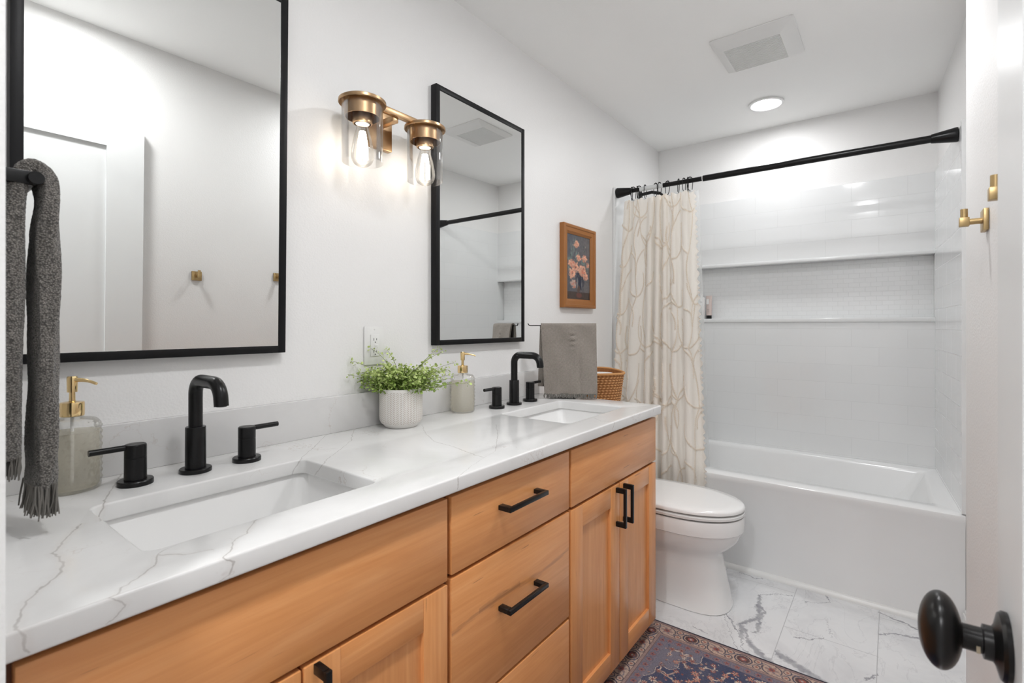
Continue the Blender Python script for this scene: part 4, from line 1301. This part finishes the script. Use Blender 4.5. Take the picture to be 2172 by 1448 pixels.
# ---------------------------------------------------------------- bathtub
def bathtub():
    t = thing('bathtub', 'white alcove bathtub with a flat front apron', 'bathtub', (2.99, -0.76, 0))
    yr = ry(2.62) + 0.0025
    zr = 0.457
    def q(x0, x1, y0, y1, r, z, skew=0.0):
        P = rrect(x0, x1, y0, y1, r, z, 8)
        return [(x, y + (skew * (x - x0) if y < (y0 + y1) / 2 else 0), z_) for x, y, z_ in P]
    sk = 0.055
    L = [q(2.624, 3.368, yr, -0.014, 0.002, 0.0, sk), q(2.624, 3.368, yr, -0.014, 0.002, 0.395, sk), q(2.613, 3.368, yr, -0.014, 0.003, 0.425, sk), q(2.610, 3.368, yr, -0.014, 0.003, 0.446, sk), q(2.612, 3.368, yr, -0.014, 0.004, 0.453, sk),
         q(2.618, 3.368, yr + 0.001, -0.015, 0.006, zr, sk), q(2.706, 3.312, -1.440, -0.10, 0.03, zr), q(2.714, 3.306, -1.432, -0.108, 0.03, zr - 0.005), q(2.722, 3.300, -1.424, -0.116, 0.032, zr - 0.02),
         q(2.760, 3.270, -1.31, -0.16, 0.07, 0.18), q(2.790, 3.245, -1.255, -0.19, 0.08, 0.115), q(2.84, 3.20, -1.19, -0.24, 0.07, 0.09), q(2.96, 3.08, -0.8, -0.6, 0.05, 0.085)]
    b = MB(); b.loft(L, True, True)
    b.build('tub_shell', M['acrylic'], t, angle=38)
    b = MB(); b.lathe([(0.001, 0.0), (0.024, 0.001), (0.026, 0.004), (0.001, 0.006)], (3.02, -0.36, 0.0885), 24); b.build('drain', M['black'], t)
bathtub()

# ---------------------------------------------------------------- curtain rod, hooks, curtain, liner
RX, RZ = 2.704, 1.9715
yre = ry(RX) + 0.0145
t = thing('curtain_rod', 'black tension shower curtain rod spanning the tub alcove', 'curtain rod', (RX, -0.75, RZ))
b = MB(); b.tube([(RX, -0.07, RZ), (RX, -0.56, RZ)], 0.0122, 24); b.build('inner_tube', M['black'], t)
b = MB(); b.tube([(RX, -0.503, RZ), (RX, yre + 0.06, RZ)], 0.0155, 24); b.build('outer_tube', M['black'], t)
b = MB(); b.lathe([(0.0159, 0.0), (0.0159, 0.004)], (RX, -0.505, RZ), 24, 'y'); b.build('joint_ring', M['trim'], t)
for y, s in ((-0.0145, -1), (yre, 1)):
    b = MB(); b.lathe([(0.001, 0), (0.0285, 0), (0.030, s * 0.004), (0.029, s * 0.012), (0.0185, s * 0.082), (0.017, s * 0.085), (0.001, s * 0.085)], (RX, y, RZ), 32, 'y'); b.build('end_cap', M['black'], t)
b = MB(); b.tube([(RX, -0.155, RZ), (RX, -0.29, RZ)], 0.0126, 24, cap=False); b.build('pale_band', simple('pale_grey_band', (0.72, 0.74, 0.74), 0.25), t)  # pale band around the inner tube

def ring_hook(y, tilt, label, proto):
    if proto is None:
        t = thing('curtain_hook', label, 'curtain hook', (RX, y, RZ), 'black wire curtain hooks')
        b = MB()
        path = []
        for a in np.linspace(-0.5, PI + 0.35, 18): path.append((RX + 0.0195 * math.cos(a), y, RZ + 0.0195 * math.sin(a)))
        path += [(RX - 0.021, y, RZ - 0.022), (RX - 0.016, y, RZ - 0.044), (RX - 0.006, y, RZ - 0.056), (RX + 0.004, y, RZ - 0.054)]
        path = [(RX + 0.013, y, RZ - 0.046)] + path
        b.tube(path, 0.0019, 8); b.build('wire', M['black'], t)
        b = MB()
        for a in (0.9, 1.25, 1.6, 1.95, 2.3): b.ball((RX + 0.0192 * math.cos(a), y, RZ + 0.0192 * math.sin(a)), 0.0033, 0.0033, 0.0033, 10, 8)
        b.build('roller_beads', M['black'], t)
    else:
        t = dup(proto, (RX, y, RZ), label)
    t.rotation_euler = (0, 0, tilt)
    return t
order = ['first', 'second', 'third', 'fourth', 'fifth', 'sixth', 'seventh', 'eighth', 'ninth', 'tenth', 'eleventh', 'twelfth']
HY = [-0.106, -0.116, -0.138, -0.152, -0.186, -0.245, -0.270, -0.312, -0.374, -0.405, -0.424, -0.438]
TI = [0.2, -0.5, 0.35, -0.3, 0.05, 0.9, -0.15, 1.0, 0.55, -0.1, 0.5, -0.45]
pr = None
for k in range(12):
    o = ring_hook(HY[k], TI[k], 'black wire curtain hook, ' + order[k] + ' along the rod from the vanity wall', pr)
    if pr is None: pr = o

def seg_dist(px, pz, segs):
    d = np.full(px.shape, 1e9)
    for (ax_, az, bx_, bz_) in segs:
        lo_x, hi_x = min(ax_, bx_) - .02, max(ax_, bx_) + .02
        lo_z, hi_z = min(az, bz_) - .02, max(az, bz_) + .02
        mk = (px > lo_x) & (px < hi_x) & (pz > lo_z) & (pz < hi_z)
        if not mk.any(): continue
        x, z = px[mk], pz[mk]
        vx, vz = bx_ - ax_, bz_ - az
        L2 = vx * vx + vz * vz + 1e-12
        q = np.clip(((x - ax_) * vx + (z - az) * vz) / L2, 0, 1)
        d[mk] = np.minimum(d[mk], np.hypot(x - ax_ - q * vx, z - az - q * vz))
    return d
def curtain_surface(nz, ns, y_top, y_bot, x_top, x_bot, ztop, zbot, folds, amp, zflat=0.46):
    s = np.linspace(0, 1, ns)[None, :]; z = np.linspace(ztop, zbot, nz)[:, None]
    tt = np.clip((ztop - z) / (ztop - zflat), 0, 1)
    s_ = s + 0.02 * np.sin(2 * PI * 1.7 * s + 0.8)
    phi = 2 * PI * (folds * s_ + 0.22 * np.sin(2 * PI * 1.3 * s + 1.0) + 0.10 * tt * np.sin(7 * s + 2))
    a = amp * (0.6 + 0.4 * tt) * (0.75 + 0.25 * np.sin(2 * PI * 2.3 * s + 0.5))
    x = x_top + (x_bot - x_top) * tt + a * np.sin(phi)
    y = (y_top[0] + (y_top[1] - y_top[0]) * s) * (1 - tt) + (y_bot[0] + (y_bot[1] - y_bot[0]) * s) * tt + a * 0.42 * np.sin(2 * phi) * 0.5
    return s + 0 * z, z + 0 * s, x, y, phi
def shower_curtain():
    t = thing('shower_curtain', 'cream linen shower curtain with tufted branch pattern, gathered at the vanity end', 'shower curtain', (2.62, -0.28, 0.30))
    ns, nz = 420, 520
    s, z, x, y, phi = curtain_surface(nz, ns, (-0.055, -0.452), (-0.035, -0.548), 2.704, 2.562, 1.922, 0.29, 7.5, 0.031)
    # top hem droops between hooks
    edge = np.exp(-((1.922 - z) / 0.05))
    z = z - 0.010 * (0.5 - 0.5 * np.cos(2 * PI * 11 * s)) * edge
    aw = s * 1.05
    rs = random.Random(21)
    segs = []
    def arc(x0, z0, x1, z1, bow, n=14):
        pts = []
        for k in range(n + 1):
            q = k / n
            nx, nz_ = -(z1 - z0), (x1 - x0)
            o_ = bow * 4 * q * (1 - q)
            pts.append((x0 + (x1 - x0) * q + nx * o_, z0 + (z1 - z0) * q + nz_ * o_))
        for a, b_ in zip(pts, pts[1:]): segs.append((*a, *b_))
    for i, a0 in enumerate((0.06, 0.24, 0.42, 0.60, 0.78, 0.97)):
        zc = 0.25; xx = a0
        while zc < 1.9:
            z2 = zc + rs.uniform(.2, .34); x2 = a0 + rs.uniform(-.05, .05)
            arc(xx, zc, x2, z2, rs.uniform(-.18, .18))
            for sd in (-1, 1):
                if rs.random() < .9:
                    arc(x2, z2, x2 + sd * rs.uniform(.07, .15), z2 + rs.uniform(.08, .22), sd * rs.uniform(-.35, -.1))
                if rs.random() < .6:
                    arc((xx + x2) / 2, (zc + z2) / 2, x2 + sd * rs.uniform(.06, .12), z2 + rs.uniform(-.06, .1), sd * rs.uniform(.1, .3))
            xx, zc = x2, z2
    jx = aw + 0.0014 * np.sin(z * 620 + aw * 90); jz = z + 0.0014 * np.sin(aw * 700 + z * 130)
    d = seg_dist(jx, jz, segs)
    fr = 0.5 + 0.5 * np.sin(z * 1500 + aw * 2100)
    tuft = np.exp(-(d / 0.0045) ** 2) * (0.7 + 0.5 * fr * RNG.rand(*d.shape))
    # ruffled free edge
    ed = np.clip((s - 0.972) / 0.028, 0, 1)
    ruff = ed * (np.sin(z * 190 + 2 * np.sin(z * 41)) * 0.5 + 0.5)
    gy, gx = np.gradient(y, axis=1), np.gradient(x, axis=1)
    ln = np.hypot(gx, gy) + 1e-9
    nx, ny = gy / ln, -gx / ln
    sg = np.where(nx < 0, 1.0, -1.0)
    sgn = 1.0 if (nx * sg).mean() < 0 else 1.0
    # outward = towards the room (-x side)
    ox, oy = nx, ny
    if (ox.mean() > 0): ox, oy = -ox, -oy
    x2 = x + ox * 0.0065 * tuft; y2 = y + oy * 0.0065 * tuft - 0.012 * ruff
    cream = np.array(srgb(250, 245, 238)); tan = np.array(srgb(234, 219, 199))
    k = np.clip(tuft, 0, 1)[..., None]
    col = cream * (1 - k) + tan * k
    V = np.stack([x2, y2, z], -1).reshape(-1, 3)
    np_mesh('cloth', V, grid_faces(nz, ns), M['linen'], t, col=col.reshape(-1, 3), angle=None)
    o = bpy.data.objects['cloth']
    o.data.polygons.foreach_set('use_smooth', [True] * len(o.data.polygons))
shower_curtain()
def liner():
    ns, nz = 120, 60
    s, z, x, y, phi = curtain_surface(nz, ns, (-0.045, -0.470), (-0.075, -0.515), 2.742, 2.80, 1.925, 0.30, 6.5, 0.012, 0.30)
    V = np.stack([x, y, z], -1).reshape(-1, 3)
    o = np_mesh('shower_liner', V, grid_faces(nz, ns), M['liner'], None, angle=None, loc=(2.76, -0.26, 0.3))
    o.data.polygons.foreach_set('use_smooth', [True] * len(o.data.polygons))
    tag(o, 'translucent plastic shower liner hanging inside the tub behind the cream curtain', 'shower liner')
liner()

# ---------------------------------------------------------------- shower arm behind the curtain
t = thing('shower', 'black shower arm and head on the wall behind the curtain top', 'shower head', (3.07, 0.0, 2.04))
b = MB(); b.lathe([(0.001, -0.0005), (0.030, -0.0005), (0.030, -0.006), (0.016, -0.012), (0.001, -0.013)], (3.07, 0, 2.04), 28, 'y'); b.build('flange', M['black'], t)
b = MB(); b.tube([(3.07, -0.01, 2.04), (3.07, -0.08, 2.045), (3.07, -0.13, 2.03), (3.07, -0.17, 1.99)], 0.0105, 16); b.build('arm', M['black'], t)
b = MB(); b.lathe([(0.012, 0.02), (0.02, 0.0), (0.05, -0.02), (0.052, -0.03), (0.001, -0.031)], (3.07, -0.18, 1.97), 32); b.build('spray_head', M['black'], t)

# ---------------------------------------------------------------- toiletries in the niche
def toiletry():
    x, y, z = 3.412, -0.335, NZ0 + 0.0005
    t = thing('toiletry_tube', 'pale pink tube standing on its black cap in the shower niche', 'tube', (x, y, z))
    b = MB(); b.lathe([(0.001, 0), (0.0165, 0), (0.0165, 0.022), (0.001, 0.022)], (x, y, z), 28); b.build('cap', M['black'], t)
    b = MB()
    L = []
    for k, (zz, f) in enumerate(((0.0225, 0), (0.03, .02), (0.11, .35), (0.143, .95), (0.152, 1.0))):
        L.append([(x + 0.0175 * math.cos(a) * (1 - .9 * f), y + 0.0175 * (1 + .12 * f) * math.sin(a), z + zz) for a in np.linspace(0, 2 * PI, 28, endpoint=False)])
    b.loft(L, True, True)
    body = b.build('tube_body', simple('pink_tube', srgb(206, 190, 184), 0.35), t)
    b = MB(); b.box(x - 0.0165, x - 0.0148, y - 0.003, y + 0.012, z + 0.095, z + 0.130); b.build('white_label', M['plastic'], body)
    b = MB()
    for q in (0.045, 0.052, 0.059): b.box(x - 0.0178, x - 0.0172, y - 0.006, y + 0.006, z + q, z + q + 0.0016)
    b.build('print_lines', simple('grey_print', (0.3, 0.27, 0.26), 0.5), body)
    x, y = 3.412, -0.285
    t = thing('lotion_bottle', 'white bottle with small black print in the niche, half behind the liner', 'bottle', (x, y, z))
    b = MB(); b.lathe([(0.001, 0), (0.024, 0), (0.026, 0.004), (0.026, 0.13), (0.02, 0.142), (0.011, 0.146), (0.001, 0.146)], (x, y, z), 32); bt = b.build('bottle_body', M['plastic'], t)
    b = MB(); b.lathe([(0.011, 0.1465), (0.0125, 0.148), (0.0125, 0.168), (0.001, 0.17)], (x, y, z), 24); b.build('cap', M['plastic'], t)
    b = MB()
    for q in (0.026, 0.040, 0.074, 0.108):
        b.box(x - 0.0262, x - 0.0245, y - 0.010, y - 0.002, z + q, z + q + 0.005)
    b.build('black_print', M['slot'], bt)
toiletry()

# ---------------------------------------------------------------- rug
def rug():
    x0, x1, y0, y1, zt = 0.30, 1.9635, -1.262, -0.503, 0.0065
    gx = np.concatenate([np.linspace(x0, 1.38, 24)[:-1], np.linspace(1.38, x1, 300)])
    gy = np.linspace(y0, y1, 340)
    GX, GY = np.meshgrid(gx, gy)
    ex = np.minimum(x1 - GX, GX - x0); ey = np.minimum(y1 - GY, GY - y0)
    e = np.minimum(ex, ey)
    along = np.where(ex < ey, GY, GX)
    def S_(r, g, b_): return np.array(srgb(r, g, b_))
    nav, tan, mauve, grey, rust, brown, cream, blue = S_(46, 50, 74), S_(184, 158, 142), S_(142, 118, 116), S_(122, 116, 126), S_(150, 84, 74), S_(84, 58, 58), S_(206, 190, 174), S_(72, 84, 112)
    col = np.zeros(GX.shape + (3,))
    col[:] = grey
    def setm(mask, c, k=1.0):
        col[mask] = col[mask] * (1 - k) + c * k
    nz1 = RNG.rand(*GX.shape)
    # main border
    bw = 0.087
    border = e < bw
    setm(border, tan)
    setm(e < 0.016, mauve); setm((e > 0.0145) & (e < 0.0165), brown, .7); setm((e > 0.076) & (e < bw), mauve, .8); setm((e > 0.073) & (e < 0.0755), brown, .8); setm((e > bw - 0.002) & (e < bw), brown, .8)
    # medallions in the border
    pitch = 0.092
    ac = (along / pitch) % 1 - 0.5; ac2 = (along / pitch + .5) % 1 - 0.5
    er = (e - 0.045)
    even = (np.floor(along / pitch) % 2) == 0
    r = np.hypot(ac * pitch / 1.15, er)
    setm(border & even & (r < 0.0265), nav); setm(border & even & (r < 0.0225), tan, .8); setm(border & even & (r < 0.0185), brown); setm(border & even & (r < 0.010), rust); setm(border & even & (r < 0.004), cream)
    ang = np.arctan2(er, ac * pitch)
    pet = 0.016 + 0.005 * np.cos(6 * ang)
    setm(border & ~even & (r < pet), mauve, .9); setm(border & ~even & (r < 0.009), rust); setm(border & ~even & (r < 0.0035), brown)
    ring = border & ~even & (np.abs(r - 0.027) < 0.0022) & (np.sin(2 * ang + 0.6) > -0.2); setm(ring, nav, .85)
    sc = np.hypot(ac2 * pitch, np.abs(er) - 0.016)
    setm(border & (np.abs(sc - 0.012) < 0.0019) & (e > .018) & (e < .072), nav, .9); setm(border & (sc < 0.005), rust, .8)
    wavy = border & (np.abs(er - 0.019 * np.sin(along * 2 * PI / pitch)) < 0.0016); setm(wavy, blue, .7)
    # guard stripe
    g = (e >= bw) & (e < 0.118)
    setm(g, S_(122, 112, 122)); 
    a3 = (along / 0.034) % 1 - .5; r3 = np.hypot(a3 * .034, e - 0.1025); an3 = np.arctan2(e - .1025, a3 * .034)
    setm(g & (r3 < 0.008 + 0.003 * np.cos(5 * an3)), rust, .85); setm(g & (r3 < 0.003), nav); setm(g & (np.abs(r3 - .0135) < .0012), blue, .6)
    setm((e > 0.1170) & (e < 0.1185), mauve, .6)
    # field
    f = e >= 0.119
    cx, cy = (x0 + x1) / 2, (y0 + y1) / 2
    # spandrel corners against a navy ground with a stepped scalloped outline
    dx = np.abs(GX - cx); dy = np.abs(GY - cy)
    hx, hy = (x1 - x0) / 2 - 0.119, (y1 - y0) / 2 - 0.119
    qx, qy = (hx - dx), (hy - dy)
    lim = qx * 0.8 + qy * 1.25 + 0.018 * np.cos(qx * 2 * PI / 0.075) - 0.02 * np.cos(qy * 2 * PI / 0.062) - 0.175
    navy_f = f & (lim > 0)
    setm(f, S_(112, 110, 124)); setm(navy_f, S_(60, 68, 96))
    setm(f & (np.abs(lim) < 0.0032), cream, .85); setm(f & (np.abs(lim + 0.010) < 0.0016), nav, .8)
    rs = random.Random(4)
    def flower(cx_, cy_, R, c1, c2, c3, n):
        mk = (np.abs(GX - cx_) < R * 1.5) & (np.abs(GY - cy_) < R * 1.5) & f
        if not mk.any(): return
        rx, ryy = GX - cx_, GY - cy_
        rr = np.hypot(rx, ryy); an = np.arctan2(ryy, rx)
        pe = R * (0.78 + 0.28 * np.cos(n * an + cx_ * 50))
        setm(mk & (rr < pe * 1.18), c3, .75); setm(mk & (rr < pe), c1, .95); setm(mk & (rr < pe * .55), c2); setm(mk & (rr < R * .2), c3)
    def stem(xa, ya, xb_, yb_, bow, c):
        mxs = min(xa, xb_) - .05, max(xa, xb_) + .05
        for k in np.linspace(0, 1, 60):
            px_ = xa + (xb_ - xa) * k - (yb_ - ya) * bow * 4 * k * (1 - k); py_ = ya + (yb_ - ya) * k + (xb_ - xa) * bow * 4 * k * (1 - k)
            ix = np.searchsorted(gx, px_); iy = np.searchsorted(gy, py_)
            sl = (slice(max(iy - 1, 0), iy + 1), slice(max(ix - 1, 0), ix + 1))
            if e[sl].size and e[sl].min() > 0.119: col[sl] = col[sl] * .5 + c * .5
    pts = []
    for i in range(150):
        for _ in range(30):
            p = (rs.uniform(1.38, x1 - .13), rs.uniform(y0 + .13, y1 - .13))
            if all(math.hypot(p[0] - q[0], p[1] - q[1]) > 0.027 for q in pts): pts.append(p); break
    for i, p in enumerate(pts):
        near = sorted(pts, key=lambda q: math.hypot(p[0] - q[0], p[1] - q[1]))[1:2]
        for q in near: stem(p[0], p[1], q[0], q[1], rs.uniform(-.3, .3), cream if i % 2 else tan)
    for i, p in enumerate(pts):
        pal = [(rust, cream, nav), (S_(186, 118, 100), tan, brown), (cream, rust, nav), (mauve, rust, brown), (tan, S_(170, 96, 82), nav)][i % 5]
        flower(p[0], p[1], rs.uniform(.008, .0145), *pal, rs.choice([5, 6, 8]))
    for i in range(420):
        flower(rs.uniform(1.38, x1 - .125), rs.uniform(y0 + .125, y1 - .125), rs.uniform(.003, .0058), *[(cream, tan, nav), (rust, cream, brown), (blue, cream, nav)][i % 3], 4)
    # binding, wear
    setm(e < 0.0065, S_(34, 36, 52))
    col *= (0.78 + 0.44 * nz1)[..., None]
    wear = 0.5 + 0.5 * np.sin(GX * 23 + 2 * np.sin(GY * 17)) * np.sin(GY * 29 + 1.3 * np.sin(GX * 13))
    fade = (0.22 * wear * (RNG.rand(*GX.shape)))[..., None]
    col = col * (1 - fade) + S_(160, 146, 144) * fade
    z = np.full(GX.shape, zt) + 0.0
    V = np.stack([GX, GY, z], -1).reshape(-1, 3)
    nr, nc = GX.shape
    F = grid_faces(nr, nc).tolist()
    per = [i for i in range(nc)] + [r_ * nc + nc - 1 for r_ in range(1, nr)] + [(nr - 1) * nc + i for i in range(nc - 2, -1, -1)] + [r_ * nc for r_ in range(nr - 2, 0, -1)]
    base = len(V)
    Vb = V[per].copy(); Vb[:, 2] = 0.0005
    m = len(per)
    F += [[per[i], base + i, base + (i + 1) % m, per[(i + 1) % m]] for i in range(m)]
    cc = col.reshape(-1, 3)
    V = np.vstack([V, Vb]); cc = np.vstack([cc, np.repeat(S_(34, 36, 52)[None], m, 0)])
    o = np_mesh('rug', V, F, M['rug'], None, col=np.clip(cc, 0, 1), loc=(1.13, -0.88, 0), angle=40)
    tag(o, 'worn red and navy oriental rug on the marble floor along the vanity', 'rug')
rug()
